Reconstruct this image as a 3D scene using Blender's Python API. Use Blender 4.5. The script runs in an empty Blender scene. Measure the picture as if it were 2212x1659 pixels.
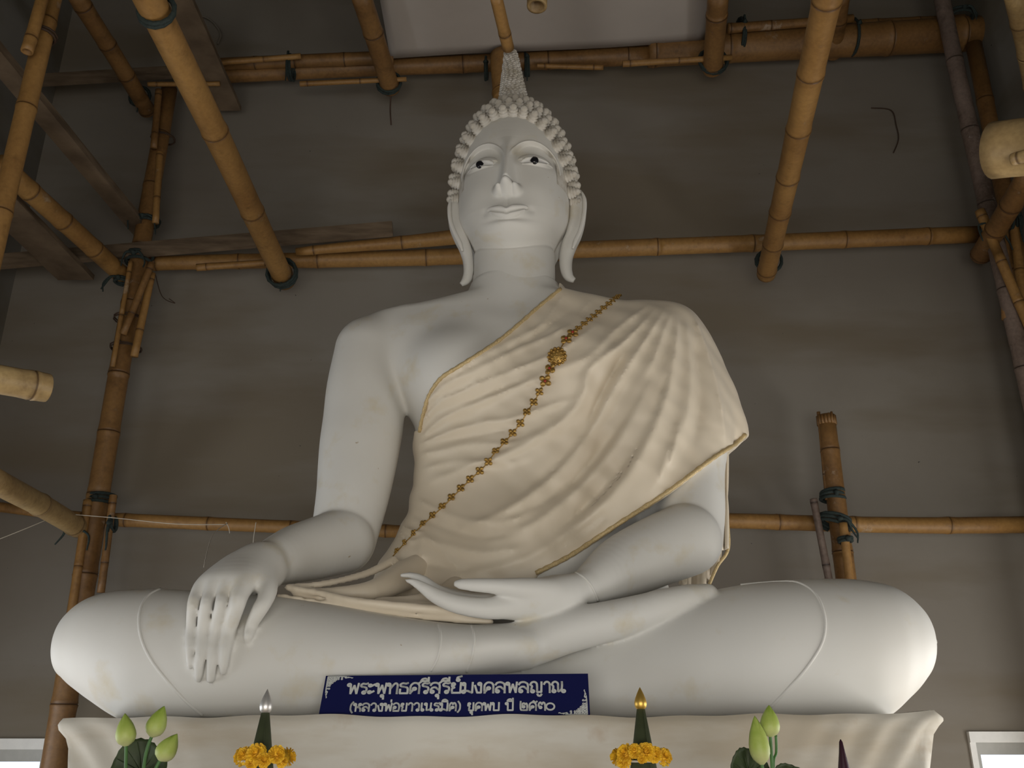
import bpy, math, random
import numpy as np
from mathutils import Vector, Matrix

# ------------------------------------------------------------------ camera, world, lights, exposure
SC = bpy.context.scene
COL = SC.collection
FPX, CX, CY = 2000.0, 1106.0, 829.5
PITCH = math.radians(21.0)
CP, SP = math.cos(PITCH), math.sin(PITCH)
EYE = 1.6

cam = bpy.data.objects.new('camera', bpy.data.cameras.new('camera'))
COL.objects.link(cam)
cam.location = (0, 0, EYE)
cam.rotation_euler = (math.radians(90) + PITCH, 0, 0)
cam.data.sensor_fit = 'HORIZONTAL'
cam.data.sensor_width = 36.0
cam.data.lens = 36.0 * FPX / 2212.0
cam.data.clip_end = 100
SC.camera = cam

SC.view_settings.view_transform = 'Standard'
SC.view_settings.look = 'None'
SC.view_settings.gamma = 1.0
SC.view_settings.use_curve_mapping = False
SC.view_settings.exposure = 0.0

world = bpy.data.worlds.new('sky')
SC.world = world
world.use_nodes = True
_bg = world.node_tree.nodes['Background']
_bg.inputs[0].default_value = (0.86, 0.93, 1.0, 1)
_bg.inputs[1].default_value = 1.5


def area_light(name, loc, target, sx, sy, power, color):
    l = bpy.data.lights.new(name, 'AREA')
    l.shape = 'RECTANGLE'
    l.size, l.size_y = sx, sy
    l.energy = power
    l.color = color
    o = bpy.data.objects.new(name, l)
    COL.objects.link(o)
    o.location = loc
    d = Vector(target) - Vector(loc)
    o.rotation_euler = d.to_track_quat('-Z', 'Y').to_euler()
    return o


# daylight through the low side windows and the front doorway (the hall's openings)
area_light('window_light_left', (-3.46, 3.0, 1.15), (0.0, 3.0, 1.15), 3.8, 1.1, 34, (0.97, 0.97, 0.96))
area_light('window_light_right', (3.46, 3.0, 1.15), (0.0, 3.0, 1.15), 3.8, 1.1, 64, (1.0, 0.95, 0.87))
area_light('door_light', (0.0, -2.3, 1.05), (0.0, 4.0, 1.15), 4.4, 1.9, 96, (1.0, 0.92, 0.79))


# ------------------------------------------------------------------ unprojection helpers (photo ray -> point at a real depth)
def ray(px, py):
    u = (px - CX) / FPX
    v = (CY - py) / FPX
    return np.array([u, CP - v * SP, SP + v * CP])


def W(px, py, Y):
    d = ray(px, py)
    return np.array([0, 0, EYE]) + d * (Y / d[1])


def WZ(px, py, z):
    d = ray(px, py)
    return np.array([0, 0, EYE]) + d * ((z - EYE) / d[2])


def R(rpx, py, Y):
    v = (CY - py) / FPX
    return rpx / FPX * Y / (CP - v * SP)


# ------------------------------------------------------------------ object helpers
def link(o, parent=None):
    COL.objects.link(o)
    if parent is not None:
        o.parent = parent
    return o


def mesh_obj(name, verts, faces, mat=None, parent=None, smooth=True):
    me = bpy.data.meshes.new(name)
    if isinstance(verts, np.ndarray) and isinstance(faces, np.ndarray):
        nv, nf, k = len(verts), len(faces), faces.shape[1]
        me.vertices.add(nv)
        me.vertices.foreach_set('co', np.ascontiguousarray(verts, dtype=np.float32).ravel())
        me.loops.add(nf * k)
        me.loops.foreach_set('vertex_index', np.ascontiguousarray(faces, dtype=np.int32).ravel())
        me.polygons.add(nf)
        me.polygons.foreach_set('loop_start', np.arange(0, nf * k, k, dtype=np.int32))
        me.update(calc_edges=True)
        me.validate()
    else:
        me.from_pydata([tuple(map(float, v)) for v in verts], [], [tuple(map(int, f)) for f in faces])
        me.update()
    me.polygons.foreach_set('use_smooth', np.full(len(me.polygons), bool(smooth)))
    if mat is not None:
        me.materials.append(mat)
    o = bpy.data.objects.new(name, me)
    return link(o, parent)


def empty(name, loc=(0, 0, 0)):
    o = bpy.data.objects.new(name, None)
    o.location = loc
    o.empty_display_size = 0.1
    return link(o)


def tag(o, label=None, cat=None, group=None, kind=None):
    if label: o['label'] = label
    if cat: o['category'] = cat
    if group: o['group'] = group
    if kind: o['kind'] = kind
    return o


def under(o, root):
    """Parent o to root while keeping its world-space mesh coordinates."""
    o.parent = root
    o.matrix_parent_inverse = Matrix.Translation(root.location).inverted()
    return o


class MB:
    """Collects simple shapes into one mesh."""
    def __init__(self):
        self.v, self.f = [], []

    def add(self, vs, fs):
        n = len(self.v)
        self.v += [tuple(map(float, p)) for p in vs]
        self.f += [tuple(i + n for i in f) for f in fs]

    def box(self, lo, hi):
        x0, y0, z0 = lo
        x1, y1, z1 = hi
        self.add([(x0, y0, z0), (x1, y0, z0), (x1, y1, z0), (x0, y1, z0), (x0, y0, z1), (x1, y0, z1), (x1, y1, z1), (x0, y1, z1)],
                 [(0, 3, 2, 1), (4, 5, 6, 7), (0, 1, 5, 4), (1, 2, 6, 5), (2, 3, 7, 6), (3, 0, 4, 7)])

    def tube(self, pts, rad, seg=10, caps=True, closed=False, flat=None, up=None):
        """Sweep of a circle (or ellipse, flat = ratio of the second axis) along pts."""
        P = [np.array(p, float) for p in pts]
        n = len(P)
        rs = [rad] * n if np.isscalar(rad) else list(rad)
        fl = [1.0] * n if flat is None else ([flat] * n if np.isscalar(flat) else list(flat))
        T = []
        for i in range(n):
            a = P[(i - 1) % n] if (closed or i > 0) else P[i]
            b = P[(i + 1) % n] if (closed or i < n - 1) else P[i]
            t = b - a
            T.append(t / (np.linalg.norm(t) + 1e-12))
        ref = np.array(up, float) if up is not None else (np.array([0, 0, 1.0]) if abs(T[0][2]) < 0.9 else np.array([1.0, 0, 0]))
        N = ref - T[0] * ref.dot(T[0])
        N /= np.linalg.norm(N)
        base = len(self.v)
        for i in range(n):
            if i:
                N = N - T[i] * N.dot(T[i])
                N /= (np.linalg.norm(N) + 1e-12)
            B = np.cross(T[i], N)
            for k in range(seg):
                a = 2 * math.pi * k / seg
                self.v.append(tuple(P[i] + rs[i] * (math.cos(a) * N + math.sin(a) * fl[i] * B)))
        m = n if closed else n - 1
        for i in range(m):
            j = (i + 1) % n
            for k in range(seg):
                l = (k + 1) % seg
                self.f.append((base + i * seg + k, base + i * seg + l, base + j * seg + l, base + j * seg + k))
        if caps and not closed:
            self.f.append(tuple(base + k for k in range(seg))[::-1])
            self.f.append(tuple(base + (n - 1) * seg + k for k in range(seg)))

    def lathe(self, prof, seg=16, M=None, close=True):
        base = len(self.v)
        for (r, z) in prof:
            for k in range(seg):
                a = 2 * math.pi * k / seg
                p = Vector((r * math.cos(a), r * math.sin(a), z))
                self.v.append(tuple(M @ p) if M is not None else tuple(p))
        n = len(prof)
        for i in range(n - 1):
            for k in range(seg):
                l = (k + 1) % seg
                self.f.append((base + i * seg + k, base + i * seg + l, base + (i + 1) * seg + l, base + (i + 1) * seg + k))
        if close:
            self.f.append(tuple(base + k for k in range(seg))[::-1])
            self.f.append(tuple(base + (n - 1) * seg + k for k in range(seg)))

    def build(self, name, mat=None, parent=None, smooth=True):
        return mesh_obj(name, self.v, self.f, mat, parent, smooth)


def catmull(pts, per=8, closed=False):
    P = np.array(pts, float)
    n = len(P)
    out = []
    for i in range(n if closed else n - 1):
        if closed:
            p0, p1, p2, p3 = P[(i - 1) % n], P[i], P[(i + 1) % n], P[(i + 2) % n]
        else:
            p0, p1, p2, p3 = P[max(i - 1, 0)], P[i], P[i + 1], P[min(i + 2, n - 1)]
        for j in range(per):
            t = j / per
            out.append(0.5 * ((2 * p1) + (-p0 + p2) * t + (2 * p0 - 5 * p1 + 4 * p2 - p3) * t * t + (-p0 + 3 * p1 - 3 * p2 + p3) * t ** 3))
    if not closed:
        out.append(P[-1])
    return np.array(out)


def pchip(xs, ys, q):
    xs = np.array(xs, float); ys = np.array(ys, float)
    if xs[0] > xs[-1]:
        xs, ys = xs[::-1], ys[::-1]
    h = np.diff(xs); d = np.diff(ys) / h
    m = np.zeros_like(ys)
    m[0], m[-1] = d[0], d[-1]
    for i in range(1, len(xs) - 1):
        if d[i - 1] * d[i] > 0:
            w1, w2 = 2 * h[i] + h[i - 1], h[i] + 2 * h[i - 1]
            m[i] = (w1 + w2) / (w1 / d[i - 1] + w2 / d[i])
    q = np.clip(np.asarray(q, float), xs[0], xs[-1])
    i = np.clip(np.searchsorted(xs, q) - 1, 0, len(h) - 1)
    t = (q - xs[i]) / h[i]
    return ((1 + 2 * t) * (1 - t) ** 2 * ys[i] + t * (1 - t) ** 2 * h[i] * m[i] + t * t * (3 - 2 * t) * ys[i + 1] + t * t * (t - 1) * h[i] * m[i + 1])


# ------------------------------------------------------------------ implicit-surface modelling (numpy)
class Grid:
    def __init__(self, lo, hi, h):
        self.lo = np.array(lo, float); self.h = h
        self.n = [int(math.ceil((hi[i] - lo[i]) / h)) + 1 for i in range(3)]
        self.ax = [(lo[i] + h * np.arange(self.n[i])).astype(np.float32) for i in range(3)]
        self.D = np.full(self.n, 0.5, np.float32)

    def sl(self, lo, hi):
        s = []
        for i in range(3):
            a = int(max(0, math.floor((lo[i] - self.lo[i]) / self.h)))
            b = int(min(self.n[i], math.ceil((hi[i] - self.lo[i]) / self.h) + 1))
            if b <= a:
                return None
            s.append(slice(a, b))
        return tuple(s)

    def merge(self, s, d, k):
        E = self.D[s]
        if k <= 0:
            self.D[s] = np.minimum(E, d)
        else:
            hh = np.clip(0.5 + 0.5 * (E - d) / k, 0, 1)
            self.D[s] = E + (d - E) * hh - k * hh * (1 - hh)

    def coords(self, s):
        return (self.ax[0][s[0]][:, None, None], self.ax[1][s[1]][None, :, None], self.ax[2][s[2]][None, None, :])

    def chain(self, pts, k=0.03, grow=0.0, fine=5):
        """Smooth chain of round cones through (x, y, z, r), merged into the field in one go."""
        if len(pts) > 2 and fine > 1:
            pts = catmull(pts, fine)
        P = np.array(pts, float)
        m = P[:, 3].max() + grow + k + 0.05
        s = self.sl(P[:, :3].min(0) - m, P[:, :3].max(0) + m)
        if s is None:
            return
        X, Y, Z = self.coords(s)
        d = np.full((X.shape[0], Y.shape[1], Z.shape[2]), 0.5, np.float32)
        o = [q.start for q in s]
        for a, b in zip(P[:-1], P[1:]):
            mm = max(a[3], b[3]) + grow + k + 0.05
            t = self.sl(np.minimum(a[:3], b[:3]) - mm, np.maximum(a[:3], b[:3]) + mm)
            if t is None:
                continue
            X, Y, Z = self.coords(t)
            ab = b[:3] - a[:3]
            L2 = float(ab.dot(ab)) + 1e-9
            u = np.clip(((X - a[0]) * ab[0] + (Y - a[1]) * ab[1] + (Z - a[2]) * ab[2]) / L2, 0, 1).astype(np.float32)
            e = np.sqrt((X - a[0] - u * ab[0]) ** 2 + (Y - a[1] - u * ab[1]) ** 2 + (Z - a[2] - u * ab[2]) ** 2) - (a[3] + (b[3] - a[3]) * u) - grow
            w = tuple(slice(max(0, q.start - o[i]), q.stop - o[i]) for i, q in enumerate(t))
            v = d[w]
            np.minimum(v, e[:v.shape[0], :v.shape[1], :v.shape[2]], out=v)
        self.merge(s, d, k)

    def xloft(self, xs, cy, cz, ry, rz, k=0.04, p=2.0):
        s = self.sl((min(xs), min(cy) - max(ry) - .2, min(cz) - max(rz) - .2), (max(xs), max(cy) + max(ry) + .2, max(cz) + max(rz) + .2))
        X, Y, Z = self.coords(s)
        q = X[:, 0, 0]
        f = lambda a: pchip(xs, a, q).astype(np.float32)[:, None, None]
        b, c = np.maximum(f(ry), 1e-3), np.maximum(f(rz), 1e-3)
        d = ((np.abs((Y - f(cy)) / b) ** p + np.abs((Z - f(cz)) / c) ** p) ** (1.0 / p) - 1) * np.minimum(b, c)
        self.merge(s, d, k)

    def zloft(self, zs, cx, cy, rx, ry, k=0.04, p=2.0, grow=0.0):
        s = self.sl((min(cx) - max(rx) - .2, min(cy) - max(ry) - .2, min(zs)), (max(cx) + max(rx) + .2, max(cy) + max(ry) + .2, max(zs)))
        X, Y, Z = self.coords(s)
        q = Z[0, 0, :]
        f = lambda a: pchip(zs, a, q).astype(np.float32)[None, None, :]
        a, b = np.maximum(f(rx) + grow, 1e-3), np.maximum(f(ry) + grow, 1e-3)
        d = ((np.abs((X - f(cx)) / a) ** p + np.abs((Y - f(cy)) / b) ** p) ** (1.0 / p) - 1) * np.minimum(a, b)
        self.merge(s, d, k)

    def sample(self, P):
        q = (np.asarray(P, float) - self.lo) / self.h
        i = np.floor(q).astype(int)
        for a in range(3):
            i[:, a] = np.clip(i[:, a], 0, self.n[a] - 2)
        f = np.clip(q - i, 0, 1)
        r = 0
        for dx in (0, 1):
            for dy in (0, 1):
                for dz in (0, 1):
                    w = (f[:, 0] if dx else 1 - f[:, 0]) * (f[:, 1] if dy else 1 - f[:, 1]) * (f[:, 2] if dz else 1 - f[:, 2])
                    r = r + w * self.D[i[:, 0] + dx, i[:, 1] + dy, i[:, 2] + dz]
        return r

    def hit(self, px, py, y0=2.9, y1=4.7, default=None):
        """First surface point seen along the photo ray."""
        d = ray(px, py)
        Y = np.arange(y0, y1, 0.004)
        P = np.array([0, 0, EYE]) + d[None, :] * (Y / d[1])[:, None]
        v = self.sample(P)
        k = np.nonzero(v < 0)[0]
        if len(k) == 0 or k[0] == 0:
            return None if default is None else W(px, py, default)
        k = k[0]
        t = v[k - 1] / (v[k - 1] - v[k])
        return P[k - 1] + (P[k] - P[k - 1]) * t

    def normal(self, p, e=0.012):
        P = np.array([np.array(p) + e * s * np.eye(3)[a] for a in range(3) for s in (1, -1)])
        v = self.sample(P)
        n = np.array([v[0] - v[1], v[2] - v[3], v[4] - v[5]])
        return n / (np.linalg.norm(n) + 1e-9)

    def mesh(self, smooth=2):
        D = self.D
        I = D < 0
        c = np.zeros([m - 1 for m in self.n], np.uint8)
        offs = [(a, b, d) for a in (0, 1) for b in (0, 1) for d in (0, 1)]
        sub = lambda A, o: A[o[0]:A.shape[0] - 1 + o[0], o[1]:A.shape[1] - 1 + o[1], o[2]:A.shape[2] - 1 + o[2]]
        for o in offs:
            c += sub(I, o)
        act = np.argwhere((c > 0) & (c < 8))
        nv = len(act)
        idx = np.full(c.shape, -1, np.int32)
        idx[act[:, 0], act[:, 1], act[:, 2]] = np.arange(nv, dtype=np.int32)
        vals = {o: D[act[:, 0] + o[0], act[:, 1] + o[1], act[:, 2] + o[2]] for o in offs}
        pos = np.zeros((nv, 3)); cnt = np.zeros(nv)
        for o in offs:
            for a in range(3):
                if o[a] == 0:
                    o2 = tuple(o[i] + (i == a) for i in range(3))
                    va, vb = vals[o], vals[o2]
                    m = (va < 0) != (vb < 0)
                    t = np.where(m, va / np.where(m, va - vb, 1), 0)
                    p = np.tile(np.array(o, float), (nv, 1))
                    p[:, a] += t
                    pos[m] += p[m]; cnt[m] += 1
        V = self.lo + (act + pos / cnt[:, None]) * self.h
        F = []
        for a in range(3):
            b, d = (a + 1) % 3, (a + 2) % 3
            s0 = [slice(None)] * 3; s1 = [slice(None)] * 3
            s0[a] = slice(0, -1); s1[a] = slice(1, None)
            for t in (b, d):
                s0[t] = slice(1, -1); s1[t] = slice(1, -1)
            A, B = I[tuple(s0)], I[tuple(s1)]
            e = np.argwhere(A != B)
            if len(e) == 0:
                continue
            flip = A[e[:, 0], e[:, 1], e[:, 2]]
            e[:, b] += 1; e[:, d] += 1
            q = []
            for (ob, od) in ((-1, -1), (0, -1), (0, 0), (-1, 0)):
                g = e.copy(); g[:, b] += ob; g[:, d] += od
                q.append(idx[g[:, 0], g[:, 1], g[:, 2]])
            q = np.stack(q, 1)
            q[~flip] = q[~flip][:, ::-1]
            F.append(q)
        F = np.concatenate(F)
        F = F[(F >= 0).all(1)]
        for _ in range(smooth):
            acc = np.zeros_like(V); k = np.zeros(nv)
            for i in range(4):
                x, y = F[:, i], F[:, (i + 1) % 4]
                for a in range(3):
                    acc[:, a] += np.bincount(x, V[y, a], nv) + np.bincount(y, V[x, a], nv)
                k += np.bincount(x, minlength=nv) + np.bincount(y, minlength=nv)
            V = 0.4 * V + 0.6 * acc / np.maximum(k, 1)[:, None]
        return V, F


# ------------------------------------------------------------------ materials
def new_mat(name, rough=0.6):
    m = bpy.data.materials.new(name)
    m.use_nodes = True
    nt = m.node_tree
    b = nt.nodes['Principled BSDF']
    b.inputs['Roughness'].default_value = rough
    return m, nt, b


def noise(nt, scale, detail=4, coord='Object', vec_scale=None, rough=0.55):
    tc = nt.nodes.new('ShaderNodeTexCoord')
    n = nt.nodes.new('ShaderNodeTexNoise')
    n.inputs['Scale'].default_value = scale
    n.inputs['Detail'].default_value = detail
    n.inputs['Roughness'].default_value = rough
    if vec_scale:
        mp = nt.nodes.new('ShaderNodeMapping')
        mp.inputs['Scale'].default_value = vec_scale
        nt.links.new(tc.outputs[coord], mp.inputs[0])
        nt.links.new(mp.outputs[0], n.inputs['Vector'])
    else:
        nt.links.new(tc.outputs[coord], n.inputs['Vector'])
    return n


def ramp(nt, src, stops):
    r = nt.nodes.new('ShaderNodeValToRGB')
    el = r.color_ramp.elements
    while len(el) < len(stops):
        el.new(0.5)
    for e, (p, c) in zip(el, stops):
        e.position = p
        e.color = (c[0], c[1], c[2], 1)
    nt.links.new(src, r.inputs[0])
    return r


def mix(nt, fac, a, b, mode='MIX'):
    m = nt.nodes.new('ShaderNodeMix')
    m.data_type = 'RGBA'
    m.blend_type = mode
    for v, i in ((fac, 0), (a, 6), (b, 7)):
        if hasattr(v, 'is_linked') or hasattr(v, 'links'):
            nt.links.new(v, m.inputs[i])
        elif i == 0:
            m.inputs[0].default_value = v
        else:
            m.inputs[i].default_value = (v[0], v[1], v[2], 1)
    return m.outputs[2]


def bump(nt, b, src, strength=0.2, dist=0.01):
    n = nt.nodes.new('ShaderNodeBump')
    n.inputs['Strength'].default_value = strength
    n.inputs['Distance'].default_value = dist
    nt.links.new(src, n.inputs['Height'])
    nt.links.new(n.outputs[0], b.inputs['Normal'])


def plain(name, col, rough=0.6, metal=0.0, var=0.0, scale=20):
    m, nt, b = new_mat(name, rough)
    b.inputs['Metallic'].default_value = metal
    if var:
        n = noise(nt, scale)
        r = ramp(nt, n.outputs[0], [(0.3, [c * (1 - var) for c in col]), (0.7, [min(1, c * (1 + var)) for c in col])])
        nt.links.new(r.outputs[0], b.inputs['Base Color'])
    else:
        b.inputs['Base Color'].default_value = (*col, 1)
    return m


def make_statue_mat():
    m, nt, b = new_mat('white_statue_paint', 0.55)
    n1 = noise(nt, 1.3, 5)
    n2 = noise(nt, 6.0, 5)
    n3 = noise(nt, 28.0, 2)
    base = ramp(nt, n1.outputs[0], [(0.35, (0.70, 0.685, 0.645)), (0.65, (0.73, 0.725, 0.70))])
    st = ramp(nt, n2.outputs[0], [(0.58, (0, 0, 0)), (0.75, (1, 1, 1))])
    a = mix(nt, st.outputs[0], base.outputs[0], (0.66, 0.61, 0.50))
    sp = ramp(nt, n3.outputs[0], [(0.77, (0, 0, 0)), (0.80, (1, 1, 1))])
    c = mix(nt, sp.outputs[0], a, (0.45, 0.38, 0.28))
    nt.links.new(c, b.inputs['Base Color'])
    return m


def make_hair_mat():
    m, nt, b = new_mat('dusty_white_hair_paint', 0.75)
    n1 = noise(nt, 14, 5)
    r = ramp(nt, n1.outputs[0], [(0.35, (0.48, 0.44, 0.37)), (0.6, (0.68, 0.65, 0.60))])
    nt.links.new(r.outputs[0], b.inputs['Base Color'])
    n2 = noise(nt, 90, 4)
    bump(nt, b, n2.outputs[0], 0.35, 0.01)
    return m


def make_robe_mat():
    m, nt, b = new_mat('cream_satin', 0.48)
    n1 = noise(nt, 2.2, 4)
    r = ramp(nt, n1.outputs[0], [(0.3, (0.73, 0.635, 0.50)), (0.7, (0.78, 0.695, 0.565))])
    nt.links.new(r.outputs[0], b.inputs['Base Color'])
    b.inputs['Sheen Weight'].default_value = 0.15
    n2 = noise(nt, 420, 2)
    bump(nt, b, n2.outputs[0], 0.08, 0.002)
    return m


def make_wall_mat(name, lo, hi):
    m, nt, b = new_mat(name, 0.92)
    n1 = noise(nt, 0.55, 6)
    n2 = noise(nt, 1.0, 5, vec_scale=(0.35, 1, 1.6))
    n3 = noise(nt, 26, 2)
    base = ramp(nt, n1.outputs[0], [(0.3, lo), (0.7, hi)])
    st = ramp(nt, n2.outputs[0], [(0.46, (0, 0, 0)), (0.62, (0.75, 0.75, 0.75))])
    a = mix(nt, st.outputs[0], base.outputs[0], (lo[0] * 0.88, lo[1] * 0.81, lo[2] * 0.66))
    sp = ramp(nt, n3.outputs[0], [(0.765, (0, 0, 0)), (0.79, (1, 1, 1))])
    c = mix(nt, sp.outputs[0], a, (0.05, 0.045, 0.04))
    nt.links.new(c, b.inputs['Base Color'])
    n4 = noise(nt, 7, 6)
    bump(nt, b, n4.outputs[0], 0.15, 0.01)
    return m


def make_bamboo_mat(name, dark, light, stain):
    m, nt, b = new_mat(name, 0.5)
    at = nt.nodes.new('ShaderNodeAttribute'); at.attribute_name = 'pole'
    sep = nt.nodes.new('ShaderNodeSeparateColor')
    nt.links.new(at.outputs['Color'], sep.inputs[0])
    n1 = noise(nt, 2.3, 5)
    n2 = noise(nt, 4.5, 6, rough=0.75)
    n3 = noise(nt, 45, 4)
    n4 = noise(nt, 9, 5, rough=0.7)
    r = ramp(nt, n1.outputs[0], [(0.32, dark), (0.68, light)])
    gr = ramp(nt, n4.outputs[0], [(0.52, (0, 0, 0)), (0.72, (0.7, 0.7, 0.7))])
    a0 = mix(nt, gr.outputs[0], r.outputs[0], [c * .55 for c in dark])
    st = ramp(nt, n2.outputs[0], [(0.63, (0, 0, 0)), (0.70, (0.75, 0.75, 0.75))])
    a = mix(nt, st.outputs[0], a0, stain)
    a2 = mix(nt, 0.28, a, ramp(nt, n3.outputs[0], [(0.3, [c * .5 for c in dark]), (0.7, light)]).outputs[0])
    c = mix(nt, sep.outputs[0], a2, (dark[0] * 0.34, dark[1] * 0.31, dark[2] * 0.3))
    nt.links.new(c, b.inputs['Base Color'])
    bump(nt, b, n3.outputs[0], 0.2, 0.004)
    return m


def make_wood_mat():
    m, nt, b = new_mat('old_timber_board', 0.8)
    n1 = noise(nt, 4, 6, vec_scale=(1, 1, 6))
    r = ramp(nt, n1.outputs[0], [(0.3, (0.075, 0.05, 0.03)), (0.7, (0.20, 0.145, 0.095))])
    nt.links.new(r.outputs[0], b.inputs['Base Color'])
    return m


def make_altar_cloth_mat():
    m, nt, b = new_mat('stained_white_cloth', 0.8)
    n1 = noise(nt, 1.7, 5, vec_scale=(1, 1, 4))
    n2 = noise(nt, 5.5, 5)
    r = ramp(nt, n1.outputs[0], [(0.38, (0.66, 0.635, 0.575)), (0.62, (0.53, 0.47, 0.375))])
    st = ramp(nt, n2.outputs[0], [(0.62, (0, 0, 0)), (0.78, (0.7, 0.7, 0.7))])
    a = mix(nt, st.outputs[0], r.outputs[0], (0.46, 0.34, 0.23))
    nt.links.new(a, b.inputs['Base Color'])
    n3 = noise(nt, 300, 2)
    bump(nt, b, n3.outputs[0], 0.1, 0.002)
    return m


def make_marigold_mat():
    m, nt, b = new_mat('marigold_petals', 0.7)
    n1 = noise(nt, 60, 4)
    r = ramp(nt, n1.outputs[0], [(0.3, (0.62, 0.32, 0.01)), (0.65, (0.90, 0.58, 0.03))])
    nt.links.new(r.outputs[0], b.inputs['Base Color'])
    return m


def make_bud_mat():
    m, nt, b = new_mat('lotus_bud_green', 0.5)
    tc = nt.nodes.new('ShaderNodeTexCoord')
    sep = nt.nodes.new('ShaderNodeSeparateXYZ')
    nt.links.new(tc.outputs['Generated'], sep.inputs[0])
    r = ramp(nt, sep.outputs[2], [(0.05, (0.55, 0.56, 0.30)), (0.35, (0.40, 0.50, 0.10)), (1.0, (0.26, 0.40, 0.04))])
    n1 = noise(nt, 30, 3)
    a = mix(nt, 0.25, r.outputs[0], ramp(nt, n1.outputs[0], [(0.3, (0.2, 0.3, 0.04)), (0.7, (0.6, 0.62, 0.25))]).outputs[0])
    nt.links.new(a, b.inputs['Base Color'])
    return m


M_STATUE = make_statue_mat()
M_HAIR = make_hair_mat()
M_ROBE = make_robe_mat()
M_WALL = make_wall_mat('grey_plaster', (0.20, 0.178, 0.152), (0.265, 0.245, 0.215))
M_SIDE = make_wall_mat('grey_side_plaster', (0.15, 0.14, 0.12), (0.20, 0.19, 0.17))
M_FLOOR = plain('brown_floor_tiles', (0.50, 0.39, 0.27), 0.5, var=0.1, scale=3)
M_CEIL = plain('dark_ceiling', (0.10, 0.085, 0.07), 0.9, var=0.2, scale=2)
M_TRIM = plain('white_window_paint', (0.80, 0.80, 0.78), 0.5, var=0.04)
M_REVEAL = plain('grey_window_frame', (0.42, 0.42, 0.40), 0.6, var=0.06)
M_BAMBOO = make_bamboo_mat('tan_bamboo', (0.25, 0.125, 0.036), (0.40, 0.225, 0.072), (0.50, 0.40, 0.29))
M_BAMBOO_DARK = make_bamboo_mat('brown_bamboo', (0.155, 0.075, 0.024), (0.29, 0.155, 0.052), (0.42, 0.34, 0.26))
M_BAMBOO_PALE = make_bamboo_mat('pale_bamboo', (0.33, 0.21, 0.09), (0.52, 0.38, 0.18), (0.50, 0.42, 0.30))
M_BARK = make_bamboo_mat('whitewashed_bark', (0.08, 0.05, 0.035), (0.26, 0.20, 0.17), (0.55, 0.50, 0.47))
M_WOOD = make_wood_mat()
M_ROPE = plain('dark_green_rope', (0.022, 0.034, 0.032), 0.9, var=0.35, scale=90)
M_WIRE = plain('rusty_wire', (0.06, 0.035, 0.022), 0.8, var=0.2)
M_THREAD = plain('white_thread', (0.62, 0.58, 0.50), 0.8)
M_CANOPY = plain('white_canopy_cloth', (0.44, 0.40, 0.37), 0.9, var=0.05, scale=2)
M_ALTAR = make_altar_cloth_mat()
M_PLINTH = plain('altar_plaster', (0.5, 0.47, 0.42), 0.8, var=0.05)
M_HEM = plain('gold_braid', (0.60, 0.46, 0.24), 0.55, metal=0.15, var=0.25, scale=160)
M_GOLD = plain('gold_filigree', (0.42, 0.26, 0.07), 0.42, metal=0.6, var=0.4, scale=120)
M_GEM = plain('red_glass_gem', (0.35, 0.03, 0.02), 0.15)
M_BLACK = plain('black_eye_paint', (0.012, 0.012, 0.016), 0.18)
M_EYEWHITE = plain('white_eye_paint', (0.74, 0.735, 0.72), 0.45)
M_SIGN = plain('navy_sign_board', (0.005, 0.008, 0.078), 0.45)
M_LETTER = plain('white_sign_print', (0.66, 0.68, 0.66), 0.6)
M_CONE = plain('dark_green_leaf_cone', (0.055, 0.068, 0.032), 0.6, var=0.15, scale=30)
M_LEAF = plain('dark_lotus_leaf', (0.035, 0.055, 0.018), 0.6, var=0.3, scale=25)
M_STEM = plain('green_stem', (0.05, 0.15, 0.03), 0.5, var=0.2)
M_BUD = make_bud_mat()
M_MARI = make_marigold_mat()
M_SILVER = plain('silver_finial_metal', (0.72, 0.71, 0.70), 0.42, metal=0.85)
M_GOLDFIN = plain('gold_finial_metal', (0.70, 0.45, 0.10), 0.40, metal=0.85)
M_SPIKE = plain('dark_purple_lacquer', (0.035, 0.012, 0.022), 0.25)
M_VASE = plain('white_glazed_vase', (0.7, 0.72, 0.72), 0.2)
M_TABLE = plain('dark_table_wood', (0.12, 0.07, 0.04), 0.5, var=0.2)
m_, nt_, b_ = new_mat('window_glass', 0.05)
b_.inputs['Transmission Weight'].default_value = 1.0
b_.inputs['IOR'].default_value = 1.02
b_.inputs['Base Color'].default_value = (0.95, 0.97, 1, 1)
M_GLASS = m_

# ------------------------------------------------------------------ the hall (structure)
XW, YW, ZC = 3.52, 5.85, 9.2


def box_obj(name, boxes, mat, kind=None, parent=None, smooth=False):
    m = MB()
    for lo, hi in boxes:
        m.box(lo, hi)
    o = m.build(name, mat, parent, smooth)
    if kind:
        o['kind'] = kind
    return o


T = 0.22
WIN_T = 1.60            # outer top of the window openings in the back wall
box_obj('floor', [((-XW - T, -2.72, -0.1), (XW + T, YW + T, 0))], M_FLOOR, 'structure')
box_obj('ceiling', [((-XW - T, -2.72, ZC), (XW + T, YW + T, ZC + 0.1))], M_CEIL, 'structure')
wl, wr0 = -2.70, 2.688
box_obj('wall_back', [((-XW - T, YW, WIN_T), (wl, YW + T, ZC)), ((wl, YW, WIN_T), (wr0, YW + T, ZC)), ((wr0, YW, 1.638), (XW + T, YW + T, ZC)), ((XW, YW, WIN_T), (XW + T, YW + T, 1.638)), ((wl, YW, 0), (wr0, YW + T, WIN_T)),
                      ((-XW - T, YW, 0), (-XW, YW + T, WIN_T)), ((XW, YW, 0), (XW + T, YW + T, WIN_T)),
                      ((-XW, YW, 0), (wl, YW + T, 0.55)), ((wr0, YW, 0), (XW, YW + T, 0.55))], M_WALL, 'structure')
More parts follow.
